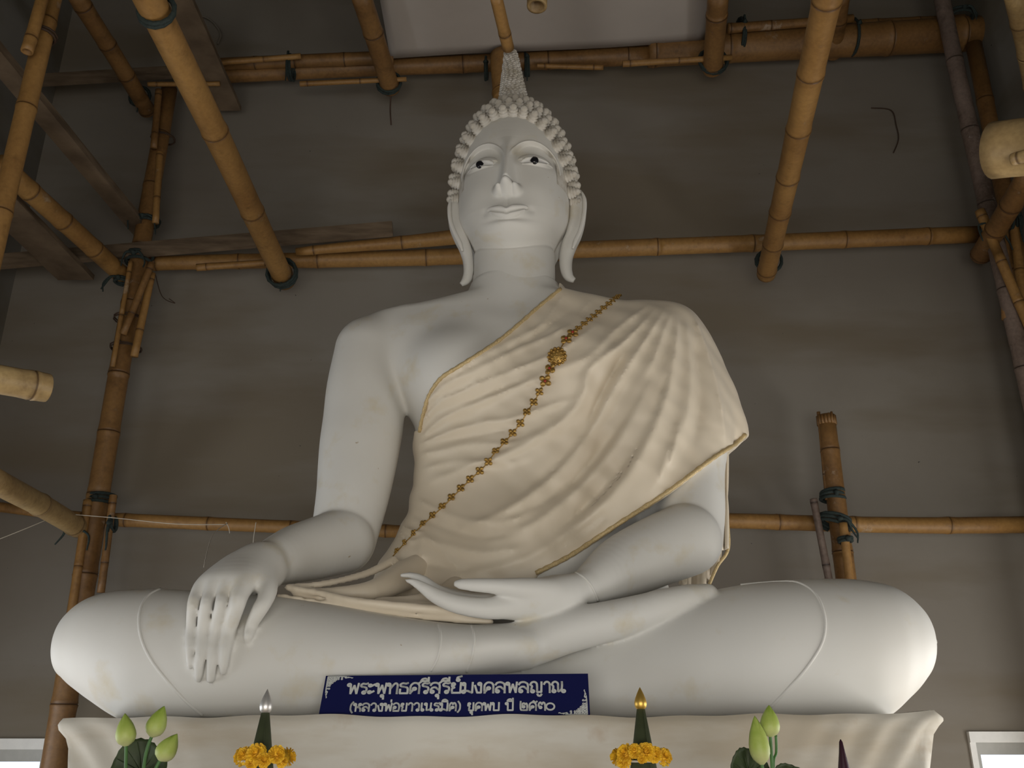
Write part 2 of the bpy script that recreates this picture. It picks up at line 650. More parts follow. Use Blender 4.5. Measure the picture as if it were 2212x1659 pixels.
for side, s in (('left', -1), ('right', 1)):
    a, c = (XW, XW + T) if s > 0 else (-XW - T, -XW)
    box_obj('wall_' + side, [((a, -2.5, 1.75), (c, YW, ZC)), ((a, -2.5, 0), (c, 1.0, 1.75)), ((a, 5.0, 0), (c, YW, 1.75)), ((a, 1.0, 0), (c, 5.0, 0.55))], M_SIDE, 'structure')
box_obj('wall_front', [((-XW - T, -2.72, 2.1), (XW + T, -2.5, ZC)), ((-XW - T, -2.72, 0), (-2.3, -2.5, 2.1)), ((2.3, -2.72, 0), (XW + T, -2.5, 2.1))], M_SIDE, 'structure')


def back_window(n, x0, x1, WIN_T=WIN_T):
    t = 0.055
    root = empty('window_%d' % n, (0.5 * (x0 + x1), YW, 0.55)); root['kind'] = 'structure'
    fr = box_obj('window_frame', [((x0, YW - 0.03, WIN_T - t), (x1, YW + 0.05, WIN_T + 0.005)), ((x0, YW - 0.02, 0.55), (x0 + 0.035, YW + 0.05, WIN_T - t)),
                                  ((x1 - 0.035, YW - 0.02, 0.55), (x1, YW + 0.05, WIN_T - t))], M_TRIM)
    under(fr, root)
    ia, ib, it = x0 + 0.035, x1 - 0.035, WIN_T - t
    inn = box_obj('inner_frame', [((ia, YW + 0.05, it - 0.068), (ib, YW + 0.12, it)), ((ia, YW + 0.05, 0.55), (ia + 0.05, YW + 0.12, it - 0.068)),
                                  ((ib - 0.05, YW + 0.05, 0.55), (ib, YW + 0.12, it - 0.068))], M_REVEAL)
    under(inn, root)
    gl = box_obj('window_pane', [((ia + 0.05, YW + 0.08, 0.55), (ib - 0.05, YW + 0.088, it - 0.068))], M_GLASS)
    under(gl, root)


back_window(1, -XW + 0.02, wl)
back_window(2, wr0, XW - 0.02, 1.638)

# ------------------------------------------------------------------ bamboo scaffold
rng = random.Random(7)


def bamboo(name, label, P0, P1, r0, r1=None, mat=None, seed=1, spacing=0.34, hollow=(False, False), bend=0.012, group=None, cat='bamboo pole', seg=18):
    """Bamboo culm with swollen nodes; P0, P1 are the two cut ends."""
    r1 = r0 if r1 is None else r1
    mat = mat or M_BAMBOO
    rg = random.Random(seed)
    P0, P1 = np.array(P0, float), np.array(P1, float)
    ax = P1 - P0
    L = np.linalg.norm(ax); T_ = ax / L
    ref = np.array([0, 0, 1.0]) if abs(T_[2]) < 0.9 else np.array([1.0, 0, 0])
    N = ref - T_ * ref.dot(T_); N /= np.linalg.norm(N)
    B = np.cross(T_, N)
    st = []
    s = rg.uniform(0.05, 0.25) * spacing
    nodes = []
    while s < L - 0.02:
        nodes.append(s)
        s += spacing * rg.uniform(0.85, 1.2)
    prof = [(0.0, 1.0, 0.0)]
    for q in nodes:
        for dq, k, cc in ((-0.05, 1.0, 0), (-0.018, 1.03, 0), (-0.007, 1.075, 0.15), (-0.0015, 1.05, 0.9), (0.0015, 1.0, 1.0), (0.006, 1.055, 0.35), (0.02, 1.02, 0), (0.05, 0.985, 0)):
            prof.append((q + dq, k, cc))
    for i in range(1, 9):
        prof.append((L * i / 8, 0.99, 0))
    prof = sorted([p for p in prof if 0 <= p[0] <= L])
    ph, am = rg.uniform(0, 6.28), bend * rg.uniform(0.4, 1)
    V, F, C = [], [], []
    for (q, k, cc) in prof:
        u = q / L
        off = am * math.sin(u * math.pi * 2 + ph) * L * 0.3
        c = P0 + T_ * q + (N * math.cos(ph) + B * math.sin(ph)) * off
        r = (r0 + (r1 - r0) * u) * k
        for j in range(seg):
            a = 2 * math.pi * j / seg
            V.append(c + r * (math.cos(a) * N + math.sin(a) * B)); C.append(cc)
    n = len(prof)
    for i in range(n - 1):
        for j in range(seg):
            l = (j + 1) % seg
            F.append((i * seg + j, i * seg + l, (i + 1) * seg + l, (i + 1) * seg + j))
    for e, row, rr, sgn in ((0, 0, r0, 1), (1, n - 1, r1, -1)):
        ring = [row * seg + j for j in range(seg)]
        if hollow[e]:
            c = sum(V[i] for i in ring) / seg
            b0 = len(V)
            for j in range(seg):
                V.append(c + (V[ring[j]] - c) * 0.70); C.append(0.25)
            for j in range(seg):
                V.append(c + (V[ring[j]] - c) * 0.66 + T_ * sgn * min(0.16, L * .4)); C.append(1.0)
            for j in range(seg):
                l = (j + 1) % seg
                q1 = (ring[j], ring[l], b0 + l, b0 + j)
                q2 = (b0 + j, b0 + l, b0 + seg + l, b0 + seg + j)
                F.append(q1[::-1] if e == 0 else q1); F.append(q2[::-1] if e == 0 else q2)
            cap = tuple(b0 + seg + j for j in range(seg))
            F.append(cap[::-1] if e == 0 else cap)
        else:
            F.append(tuple(ring)[::-1] if e == 0 else tuple(ring))
    o = mesh_obj(name, V, F, mat)
    ca = o.data.color_attributes.new('pole', 'FLOAT_COLOR', 'POINT')
    ca.data.foreach_set('color', np.repeat(np.array(C, np.float32), 4))
    tag(o, label, cat, group)
    return o


def ydir(name, label, end, Ye, nearpx, rpx, mat=None, dz=0.0, **kw):
    """A pole that runs level towards the camera: its far cut end is seen at photo point end at depth Ye,
    and it passes photo point nearpx; it carries on to just past the frame."""
    a = W(end[0], end[1], Ye)
    b = WZ(nearpx[0], nearpx[1], a[2] + dz)
    b2 = a + (b - a) * 1.12
    r = R(rpx, end[1], Ye)
    return bamboo(name, label, a, b2, r, r * kw.pop('taper', 1.0), mat, **kw), a, b2


def lash(label, c, axis, r, turns=3, width=0.045, rope=0.011, ends=2, seed=0, mat=None):
    """Rope lashing: a few turns round a pole (or a pair) with loose ends."""
    rg = random.Random(seed * 31 + 5)
    c = np.array(c, float); ax = np.array(axis, float); ax /= np.linalg.norm(ax)
    ref = np.array([0, 0, 1.0]) if abs(ax[2]) < 0.9 else np.array([0, 1.0, 0])
    N = ref - ax * ref.dot(ax); N /= np.linalg.norm(N); B = np.cross(ax, N)
    pts = []
    n = 14 * turns
    for i in range(n + 1):
        a = 2 * math.pi * i / 14
        rr = r * (1 + 0.05 * math.sin(a * 1.7 + seed))
        pts.append(c + ax * width * (i / n - 0.5 + 0.12 * math.sin(a * .9)) + rr * (math.cos(a) * N + math.sin(a) * B))
    m = MB()
    m.tube(pts, rope, 6)
    front = np.array([0, -1.0, 0])
    fr = front - ax * front.dot(ax)
    fr /= (np.linalg.norm(fr) + 1e-9)
    k0 = c + fr * r * 1.05
    for e in range(ends):
        s = np.cross(ax, fr) * rg.choice((-1, 1))
        q = [k0, k0 + s * 0.04 + fr * .02, k0 + s * rg.uniform(.06, .10) - np.array([0, 0, rg.uniform(.02, .07)]), k0 + s * rg.uniform(.07, .12) - np.array([0, 0, rg.uniform(.08, .14)])]
        m.tube(catmull(q, 4), [rope * (1 - .05 * i) for i in range(13)], 5)
    m.tube([k0 - ax * .012, k0 + fr * .016, k0 + ax * .012], [rope, rope * 1.9, rope], 6)
    o = m.build('rope_lashing', mat or M_ROPE)
    tag(o, label, 'rope')
    return o


YB = 5.50               # plane of the back frame
PR = lambda px: R(px, 600, YB)

# uprights
xl = -2.50
bamboo('bamboo_post', 'tall brown bamboo upright with split side sticks, behind the left knee', (xl - 0.03, YB, 0), (xl + 0.01, YB, W(362, 190, YB)[2]), R(27, 1100, YB), R(17, 300, YB), M_BAMBOO_DARK, seed=3, spacing=0.42, bend=0.006)
xf = -2.35
bamboo('bamboo_post', 'thick bamboo upright nearest the camera in the upper left corner', (xf, 3.72, 0), (xf - 0.01, 3.72, 6.3), R(23, 300, 3.72), R(19, 100, 3.72), M_BAMBOO, seed=5, spacing=0.5)
xr = 3.27
bamboo('bamboo_post', 'whitewashed bark-covered upright at the upper right corner', (3.20, YB - 0.10, 0), (3.215, YB - 0.10, W(2050, -60, YB - .1)[2]), R(19, 700, YB), R(17, 200, YB), M_BARK, seed=8, spacing=0.6, bend=.02)
bamboo('bamboo_post', 'brown bamboo upright right behind the whitewashed one', (3.33, YB + .02, 0), W(2103, 95, YB + .02), R(20, 500, YB), R(17, 200, YB), M_BAMBOO_DARK, seed=9, spacing=0.45)
bamboo('bamboo_post', 'short bamboo upright with a frayed broken top, behind the right knee', (1.965, YB, 0), W(1784, 898, YB), R(25, 1200, YB), R(19, 900, YB), M_BAMBOO_DARK, seed=11, spacing=0.6, bend=.004)
fr = MB()
for i in range(16):
    a = 2 * math.pi * i / 16
    b0 = W(1784, 898, YB) + np.array([math.cos(a) * R(17, 900, YB), math.sin(a) * R(17, 900, YB), -0.012])
    fr.tube([b0 - np.array([0, 0, .05]), b0 + np.array([math.cos(a) * .003, math.sin(a) * .003, 0.004 + .022 * rng.random()])], [0.012, 0.008], 5)
fo = fr.build('frayed_fibre', M_BAMBOO_DARK)
fo['kind'] = 'stuff'
tag(fo, 'frayed splinters at the broken top of the short upright behind the right knee', 'splinters')
bamboo('bamboo_stick', 'thin split strip standing left against the short frayed upright', W(1768, 890, YB - .0), W(1786, 1080, YB - .0), R(4, 1000, YB), R(4, 1000, YB), M_BAMBOO_DARK, seed=13, seg=8, cat='bamboo stick')
bamboo('bamboo_stick', 'grey stick leaning left of the short frayed upright', W(1757, 1078, YB - .05), W(1839, 1500, YB - .05), R(8, 1100, YB), R(9, 1100, YB), M_BARK, seed=14, seg=10, cat='bamboo stick')
bamboo('bamboo_stick', 'tan stick tied right of the short frayed upright', W(1821, 1130, YB - .13), W(1862, 1500, YB - .13), R(9, 1100, YB), R(10, 1100, YB), M_BAMBOO, seed=15, seg=10, cat='bamboo stick')

# level rails of the back frame
bamboo('bamboo_rail', 'middle bamboo rail behind the neck, right half, tan with wide joints', W(1190, 542, YB + .1), W(2125, 506, YB + .1), R(19, 540, YB), R(19, 510, YB), M_BAMBOO, seed=21, spacing=0.62, cat='bamboo rail')
bamboo('bamboo_rail', 'middle bamboo rail behind the neck, left half', W(290, 572, YB + .1), W(1225, 546, YB + .22), R(16, 560, YB), R(20, 545, YB), M_BAMBOO, seed=22, spacing=0.62, cat='bamboo rail')
bamboo('bamboo_rail', 'tan rail just above the left middle rail, left of the ear', W(640, 545, YB - .02), W(1040, 506, YB - .02), R(9, 540, YB), R(18, 505, YB), M_BAMBOO, seed=23, spacing=0.5, cat='bamboo rail')
bamboo('bamboo_rail', 'thin stick under the left middle rail beside the left upright', W(425, 578, YB - .03), W(590, 566, YB - .03), R(8, 560, YB), R(7, 560, YB), M_BAMBOO, seed=24, cat='bamboo stick', seg=10)
bamboo('bamboo_rail', 'low bamboo rail behind the right knee', W(1250, 1124, YB + .1), W(2240, 1134, YB + .1), R(16, 1130, YB), R(19, 1130, YB), M_BAMBOO, seed=25, spacing=0.5, cat='bamboo rail')
bamboo('bamboo_rail', 'low bamboo rail behind the right arm, from the left upright to the waist', W(235, 1122, YB + .1), W(905, 1150, YB + .1), R(15, 1120, YB), R(14, 1150, YB), M_BAMBOO, seed=26, spacing=0.55, cat='bamboo rail')
bamboo('bamboo_rail', 'low bamboo rail ending at the left upright, from the left edge', W(-60, 1088, YB + .12), W(232, 1124, YB + .12), R(11, 1100, YB), R(12, 1100, YB), M_BAMBOO, seed=27, spacing=0.55, cat='bamboo rail')
bamboo('bamboo_rail', 'top bamboo rail, thick right half, sawn off near the right corner', W(1400, 112, YB + .1), W(2142, 70, YB + .1), R(33, 110, YB), R(38, 70, YB), M_BAMBOO_DARK, seed=28, spacing=0.62, cat='bamboo rail')
bamboo('bamboo_rail', 'top bamboo rail behind the spire, middle length', W(420, 166, YB + .12), W(1405, 118, YB + .12), R(17, 160, YB), R(21, 115, YB), M_BAMBOO_DARK, seed=29, spacing=0.62, cat='bamboo rail')
bamboo('bamboo_rail', 'upper of the paired top rails, left of the canopy', W(440, 140, YB + .02), W(850, 124, YB + .02), R(13, 140, YB), R(15, 124, YB), M_BAMBOO_DARK, seed=30, cat='bamboo rail')
bamboo('bamboo_rail', 'thin pole tied above the top rail at right', W(1572, 62, YB - .06), W(1842, 40, YB - .06), R(11, 60, YB), R(9, 40, YB), M_BAMBOO_DARK, seed=31, cat='bamboo stick', seg=12)
bamboo('bamboo_rail', 'dark pole above the thick top rail at far right', W(1800, 58, YB + .27), W(2212, 35, YB + .20), R(12, 60, YB), R(13, 30, YB), M_BAMBOO_DARK, seed=32, cat='bamboo stick', seg=12)
bamboo('bamboo_stick', 'thin stick tied under the top rail, right of the spire', W(1160, 142, YB + .07), W(1303, 146, YB + .07), R(5, 140, YB), R(6, 140, YB), M_BAMBOO, seed=33, cat='bamboo stick', seg=10)
bamboo('bamboo_stick', 'thin stick tied under the top rail by the right canopy pole', W(1345, 138, YB - .04), W(1580, 124, YB - .04), R(7, 140, YB), R(6, 130, YB), M_BAMBOO, seed=34, cat='bamboo stick', seg=10)
bamboo('bamboo_stick', 'thin stick tied under the top rail, left of the canopy', W(648, 181, YB - .04), W(878, 171, YB - .04), R(6, 180, YB), R(5, 170, YB), M_BAMBOO, seed=35, cat='bamboo stick', seg=10)
bamboo('bamboo_stick', 'thin pale stick lying above the top rail, left', W(435, 139, YB - .12), W(650, 121, YB - .12), R(6, 130, YB), R(6, 120, YB), M_BAMBOO, seed=36, cat='bamboo stick', seg=10)
bamboo('bamboo_stick', 'short stick under the top rail at the head of the left upright', W(320, 182, YB - .12), W(475, 181, YB - .12), R(5, 180, YB), R(5, 180, YB), M_BAMBOO, seed=37, cat='bamboo stick', seg=10)
bamboo('bamboo_post', 'bamboo stub tied upright behind the spire', W(1092, 215, YB + .0), W(1088, 120, YB + .0), R(27, 200, YB), R(30, 130, YB), M_BAMBOO, seed=38, cat='bamboo pole')

# poles running level from the back frame towards the camera
p, a, b = ydir('bamboo_pole', 'long tan pole slanting from the top edge down to the left middle rail', (618, 608), 5.62, (325, 0), 22, M_BAMBOO, seed=41, spacing=0.85, taper=.95)
END_A = a
p, a, b = ydir('bamboo_pole', 'long knobbly pole slanting from the top edge down to the right middle rail', (1655, 592), 5.55, (1787, 0), 20, M_BAMBOO, dz=.0, seed=42, spacing=0.40)
END_B = a
p, a, b = ydir('bamboo_pole', 'brown pole meeting the left upright near the top left corner', (320, 240), 5.6, (172, 0), 17, M_BAMBOO_DARK, seed=43)
END_C = a
p, a, b = ydir('bamboo_pole', 'pole carrying the left edge of the white canopy', (845, 192), 5.55, (783, 0), 20, M_BAMBOO_DARK, seed=44, spacing=.5)
END_D = a
p, a, b = ydir('bamboo_pole', 'pole carrying the right edge of the white canopy', (1539, 150), 5.55, (1551, 0), 21, M_BAMBOO_DARK, seed=45, spacing=.5)
END_E = a
p, a, b = ydir('bamboo_pole', 'slender pale pole ending at the tip of the spire', (1098, 104), 4.02, (1073, 0), 13, M_BAMBOO, seed=46, spacing=.5, bend=.002)
p, a, b = ydir('bamboo_pole', 'tan pole with white paint, from the upper left post to the left upright', (268, 598), 5.55, (35, 385), 19, M_BAMBOO, seed=47)
END_F = a
p, a, b = ydir('bamboo_pole', 'pale pole at the left edge meeting the left upright low down', (172, 1140), 5.45, (0, 1043), 22, M_BAMBOO_PALE, seed=48, spacing=.55)
END_G = a
p, a, b = ydir('bamboo_pole', 'pole meeting the whitewashed upright from the right edge', (2118, 552), 5.6, (2215, 390), 21, M_BAMBOO_DARK, seed=49)
p, a, b = ydir('bamboo_pole', 'short dark pole end above the thick top rail at right', (1800, 118), 5.7, (1818, 0), 16, M_BAMBOO_DARK, seed=50)
p, a, b = ydir('bamboo_pole', 'pale pole cutting the upper right corner', (2235, 190), 4.8, (2196, 0), 20, M_BAMBOO_PALE, seed=51)
hv = W(1160, 14, 3.9)
bamboo('hanging_bamboo', 'short hollow bamboo length hanging over the spire, its open end showing', hv, hv + np.array([0.02, 0.0, 0.9]), R(22, 14, 3.9), None, M_BAMBOO_PALE, seed=52, hollow=(True, False), cat='bamboo pole', bend=.001)
# near bamboo butts poking into the frame
hv = W(102, 838, 3.0)
bamboo('cut_bamboo', 'pale cut bamboo butt poking in at the left edge', hv, W(-160, 792, 2.72), R(31, 838, 3.0), None, M_BAMBOO_PALE, seed=53, hollow=(True, False), cat='bamboo pole', spacing=.3, bend=.001)
hv = W(2146, 325, 2.9)
bamboo('cut_bamboo', 'large pale cut bamboo butt poking in at the right edge', hv, W(2420, 296, 2.60), R(61, 325, 2.9), None, M_BAMBOO_PALE, seed=54, hollow=(True, False), cat='bamboo pole', spacing=.9, bend=.001, seg=24)
hv = W(2186, 345, 2.78)
bamboo('bamboo_peg', 'small peg on the large bamboo butt at the right edge', hv, W(2270, 322, 2.68), R(13, 340, 2.78), None, M_BAMBOO_PALE, seed=55, hollow=(True, False), cat='bamboo peg', bend=.001, seg=12)
bamboo('bamboo_stick', 'hollow stick tied along the near post in the upper left corner', W(58, 112, 3.60), W(103, -40, 3.60), R(13, 100, 3.6), None, M_BAMBOO, seed=56, hollow=(True, False), cat='bamboo stick', seg=12)
# sticks on the left upright
for i, (lab, p0, p1, dy, r) in enumerate((
        ('split stick on the left side of the left upright, above the knee', (190, 1080), (148, 1372), -.075, 9),
        ('split stick on the right side of the left upright, above the knee', (245, 1070), (218, 1280), -.06, 8),
        ('thin stick beside the left upright just under the middle rail', (283, 565), (243, 792), -.12, 5),
        ('pale stick crossing the left upright under the middle rail', (328, 568), (266, 722), -.14, 7),
        ('stick down the right side of the left upright under the middle rail', (328, 590), (290, 770), -.06, 8),
        ('stick beside the upper left upright, left one of two', (343, 195), (332, 320), -.12, 7),
        ('stick beside the upper left upright, below the top joint', (345, 330), (336, 482), -.1, 7))):
    bamboo('bamboo_stick', lab, W(p0[0], p0[1], YB + dy), W(p1[0], p1[1], YB + dy), R(r, p0[1], YB), None, M_BAMBOO_DARK if i % 2 else M_BAMBOO, seed=60 + i, cat='bamboo stick', seg=10, bend=.004)
for i, (lab, p0, p1, dy, r) in enumerate((
        ('slanting stick crossing the right corner below the middle rail', (2116, 455), (2230, 720), -.2, 10),
        ('upright stick hanging in the right corner below the middle rail', (2165, 470), (2176, 690), -.1, 11),
        ('second stick in the right corner, beside the right edge', (2187, 470), (2218, 700), -.06, 10))):
    bamboo('bamboo_stick', lab, W(p0[0], p0[1], YB + dy), W(p1[0], p1[1], YB + dy), R(r, p0[1], YB), None, M_BAMBOO if i != 1 else M_BAMBOO_DARK, seed=75 + i, cat='bamboo stick', seg=10, bend=.004)


def plank(label, a, b, w, t, up=(0, 0, 1)):
    a, b = np.array(a, float), np.array(b, float)
    d = (b - a) / np.linalg.norm(b - a)
    u = np.array(up, float); u = u - d * u.dot(d); u /= np.linalg.norm(u)
    s = np.cross(d, u)
    m = MB()
    vs, n = [], 7
    for i in range(n):
        c = a + (b - a) * i / (n - 1)
        k = 1 + .02 * math.sin(i * 2.1)
        for (p_, q_) in ((-1, -1), (1, -1), (1, 1), (-1, 1)):
            vs.append(c + s * p_ * w * k / 2 + u * q_ * t / 2)
    fs = [(0, 3, 2, 1), tuple((n - 1) * 4 + j for j in range(4))]
    for i in range(n - 1):
        for j in range(4):
            fs.append((i * 4 + j, i * 4 + (j + 1) % 4, i * 4 + 4 + (j + 1) % 4, i * 4 + 4 + j))
    m.add(vs, fs)
    return tag(m.build('timber_plank', M_WOOD, None, False), label, 'plank')


def yplank(label, end, Ye, nearpx, wpx, t=.035, flat=True):
    a = W(end[0], end[1], Ye); b = WZ(nearpx[0], nearpx[1], a[2])
    return plank(label, a, a + (b - a) * 1.15, R(wpx, end[1], Ye), t)


plank('long plank laid along the left middle rail', W(-60, 570, YB - .1), W(848, 494, YB - .1), .035, R(32, 540, YB))
plank('dark plank laid along the top rail, left', W(-40, 181, YB - .02), W(470, 150, YB - .02), .035, R(27, 165, YB))
yplank('broad dirty plank under the left middle rail', (165, 600), 5.6, (15, 450), 78)
yplank('dark plank beside the long tan pole at the top', (495, 235), 5.7, (388, 0), 52)
yplank('brown board slanting from the left edge to the left upright', (312, 505), 5.62, (0, 130), 38, .05)

# rope lashings at the joints
YD = (0, 1, 0)
ZD = (0, 0, 1)
XD = (1, 0, 0)
lash('green rope round the low end of the long tan pole', END_A - np.array([0, .12, 0]), YD, R(31, 600, 5.5), 3, .05, seed=1)
lash('dark rope round the low end of the long knobbly pole', W(1662, 563, 5.5), YD, R(27, 560, 5.5), 2, .04, seed=2)
lash('dark rope round the end of the top left brown pole', W(302, 208, 5.5), YD, R(22, 205, 5.5), 2, .03, seed=3)
lash('dark rope round the end of the left canopy pole', W(840, 178, 5.5), YD, R(26, 180, 5.5), 2, .04, seed=4)
lash('dark rope round the end of the right canopy pole', W(1540, 132, 5.5), YD, R(30, 132, 5.5), 2, .03, seed=5)
lash('rope under the end of the paint-splashed pole at the left upright', W(262, 606, 5.48), ZD, R(13, 606, 5.5), 2, .03, seed=6)
lash('rope round the left upright at the middle rail', W(300, 560, 5.46), ZD, R(26, 540, 5.5), 2, .09, seed=7)
lash('rope round the left upright above the middle rail', W(318, 480, 5.48), ZD, R(24, 480, 5.5), 2, .04, seed=8)
lash('double rope round the left upright above the low rail', W(219, 1080, YB), ZD, R(27, 1080, 5.5), 3, .06, seed=9, ends=0)
lash('rope knot under the pale pole low on the left upright', W(168, 1148, 5.44), ZD, R(13, 1150, 5.5), 2, .03, seed=10)
lash('rope round the low rail at the left upright', W(243, 1133, 5.46), XD, R(14, 1130, 5.5), 2, .03, seed=11)
lash('double green rope round the short frayed upright, upper', W(1798, 1070, YB), ZD, R(24, 1070, 5.5), 3, .06, seed=12, ends=0)
lash('green rope round the short frayed upright at the low rail', W(1802, 1128, YB - .03), (0.35, 0, 1), R(33, 1128, 5.5), 3, .06, seed=13)
lash('rope round the tan stick right of the short frayed upright', W(1826, 1166, YB - .13), ZD, R(13, 1166, 5.5), 2, .03, seed=14, ends=0)
lash('black rope round the paired top rails left of the canopy', W(628, 146, YB), XD, R(26, 145, 5.5), 2, .03, seed=15)
lash('black rope round the thick top rail at right', W(1842, 80, YB + .08), XD, R(40, 80, 5.5), 1, .02, seed=16, ends=0)
lash('black rope round the rails beside the right canopy pole', W(1600, 75, YB + .04), XD, R(36, 90, 5.5), 2, .03, seed=17)
lash('tangled black rope right of the spire', W(1138, 140, YB + .13), XD, R(24, 140, 5.5), 2, .04, seed=18, ends=3)
lash('black rope left of the spire', W(1050, 150, YB + .14), XD, R(22, 150, 5.5), 2, .02, seed=19)
lash('dark rope high on the whitewashed upright', W(2068, 40, YB - .02), ZD, R(30, 40, 5.5), 2, .06, seed=20)
lash('tangled rope in the right corner at the middle rail', W(2185, 478, YB - .05), XD, R(24, 480, 5.5), 3, .08, seed=21, ends=3)
lash('rope tying the slanting stick in the right corner', W(2135, 498, YB - .16), (.4, 0, 1), R(13, 500, 5.5), 2, .03, seed=22)
lash('rope round the long tan pole at the top edge', WZ(338, 22, END_A[2]), YD, .078, 2, .03, seed=23, ends=0)
lash('thin wire round the left upright, upper of two below the middle rail', W(280, 690, YB), ZD, R(31, 690, 5.5), 2, .02, .005, 0, seed=24, mat=M_WIRE)
lash('thin wire round the left upright, lower of two below the middle rail', W(272, 752, YB), ZD, R(31, 752, 5.5), 2, .02, .005, 0, seed=25, mat=M_WIRE)
lash('thin wire round the sticks of the upper left upright', W(352, 300, YB), ZD, R(24, 300, 5.5), 2, .02, .005, 0, seed=26, mat=M_WIRE)
lash('thin wire round the near post in the upper left corner', W(90, 78, 3.72), ZD, R(29, 78, 3.72), 2, .03, .006, 0, seed=27, mat=M_WIRE)


def thread(label, pts, r=0.0022, mat=None):
    m = MB()
    m.tube(catmull(pts, 6), r, 5)
    return tag(m.build('string', mat or M_THREAD), label, 'string')


thread('white string sagging across the left upright to the low rail', [W(112, 1108, 5.2), W(240, 1118, 5.3), W(380, 1132, 5.36), W(490, 1133, 5.42)])
thread('white string running down to the left edge from the pale pole', [W(112, 1118, 5.2), W(60, 1140, 5.1), W(-20, 1172, 5.0)])
thread('white string hanging from the low rail to the left hand', [W(492, 1130, 5.4), W(460, 1155, 4.8), W(440, 1225, 3.7)])
thread('short white string looped over the low rail, left', [W(488, 1128, 5.38), W(494, 1140, 5.38), W(496, 1152, 5.39)])
thread('short white string hanging from the low rail above the forearm', [W(553, 1128, 5.38), W(548, 1160, 5.38), W(546, 1180, 5.39)])
thread('loose wire curl hanging on the wall right of the upright', [W(335, 590, 5.6), W(350, 640, 5.62), W(378, 655, 5.62), W(365, 645, 5.6)], .003, M_WIRE)
thread('black vine stem clinging to the wall at upper right', [W(1882, 233, 5.83), W(1925, 238, 5.83), W(1936, 270, 5.83), W(1941, 300, 5.83), W(1930, 330, 5.83)], .0045, M_WIRE)
thread('thin dark cobweb strand hanging below the left canopy pole', [W(845, 200, 5.535), W(843, 235, 5.60), W(845, 270, 5.64)], .006, M_WIRE)
thread('pale cable loop on the wall by the top plank', [W(412, 32, 5.8), W(450, 40, 5.8), W(476, 70, 5.8), W(470, 95, 5.8)], .008, M_WALL)

# white cloth canopy stretched over the two canopy poles, its back edge on the top rail
zc = END_D[2] + R(20, 190, 5.55) + .012
bl, br = W(843, 124, 5.5), W(1522, 86, 5.5)
nx, ny = 40, 30
V, F = [], []
for j in range(ny + 1):
    t = j / ny
    for i in range(nx + 1):
        s = i / nx
        yb = 5.50 - 3.0 * t
        x = bl[0] + (br[0] - bl[0]) * s
        z = bl[2] + (br[2] - bl[2]) * s - .05 * math.sin(math.pi * s) * math.sin(math.pi * min(1, t * 1.5)) + .012 * math.sin(9 * t + 3 * s) * math.sin(5 * s + 1)
        V.append((x, yb, z))
for j in range(ny):
    for i in range(nx):
        a0 = j * (nx + 1) + i
        F.append((a0, a0 + 1, a0 + nx + 2, a0 + nx + 1))
cn = mesh_obj('cloth_canopy', V, F, M_CANOPY)
md = cn.modifiers.new('thick', 'SOLIDIFY'); md.thickness = 0.012; md.offset = 1
tag(cn, 'white cloth canopy stretched overhead above the spire', 'canopy')

# ------------------------------------------------------------------ the seated statue
ZT = 1.667              # top of the altar
statue = empty('buddha_statue', (0, 3.9, ZT))
tag(statue, 'large white seated Buddha statue on the cloth-covered altar', 'statue')


def PT(px, py, Y, r):
    p = W(px, py, Y)
    return (p[0], p[1], p[2], R(r, py, Y))


def chain_px(pts):
    return [PT(*p) for p in pts]


TORSO = [(620, 1025, 1205, .15), (645, 1000, 1228, .17), (662, 930, 1310, .18), (690, 815, 1425, .20), (740, 790, 1450, .25), (800, 810, 1425, .285), (870, 862, 1400, .30), (930, 897, 1392, .295),
         (1000, 904, 1385, .28), (1080, 897, 1382, .28), (1150, 872, 1395, .30), (1230, 825, 1430, .33), (1330, 790, 1455, .36), (1450, 780, 1465, .37), (1600, 780, 1465, .37)]


def torso(g, k, grow):
    YT = 4.1
    zs, cx, cy, rx, ry = [], [], [], [], []
    for (py, l, r, d) in TORSO:
        A, B = W(l, py, YT), W(r, py, YT)
        zs.append(A[2]); cx.append((A[0] + B[0]) / 2); cy.append(YT); rx.append((B[0] - A[0]) / 2); ry.append(d)
    g.zloft(zs[::-1], cx[::-1], cy[::-1], rx[::-1], ry[::-1], k, 2.15, grow)


ARM_L = chain_px([(798, 762, 4.08, 74), (787, 840, 4.06, 80), (785, 910, 4.05, 86), (778, 960, 4.03, 86), (771, 1010, 4.01, 83), (762, 1070, 3.98, 78), (745, 1150, 3.95, 72), (738, 1166, 3.95, 74)])
FORE_L = chain_px([(738, 1168, 3.885, 70), (692, 1182, 3.80, 67), (640, 1196, 3.70, 62), (595, 1212, 3.58, 52), (560, 1228, 3.49, 44)])
ARM_R = chain_px([(1430, 750, 4.08, 78), (1468, 830, 4.06, 86), (1488, 920, 4.04, 86), (1488, 1020, 4.0, 76), (1490, 1100, 3.94, 75), (1484, 1166, 3.88, 76)])
FORE_R = chain_px([(1480, 1166, 3.82, 78), (1420, 1190, 3.76, 75), (1350, 1222, 3.68, 68), (1300, 1250, 3.58, 52), (1268, 1268, 3.52, 38)])

G = Grid((-1.72, 2.95, 1.60), (1.66, 4.62, 3.75), 0.0085)


def leg_loft(st, k, p=2.0):
    xs, cy, cz, ry, rz = [], [], [], [], []
    for (px, top, bot, Yc, d) in st:
        A, B = W(px, top, Yc), W(px, bot, Yc)
        xs.append(A[0]); cy.append(Yc); cz.append((A[2] + B[2]) / 2); ry.append(d); rz.append(max(.004, (A[2] - B[2]) / 2))
    o = np.argsort(xs)
    G.xloft(*[list(np.array(q)[o]) for q in (xs, cy, cz, ry, rz)], k=k, p=p)


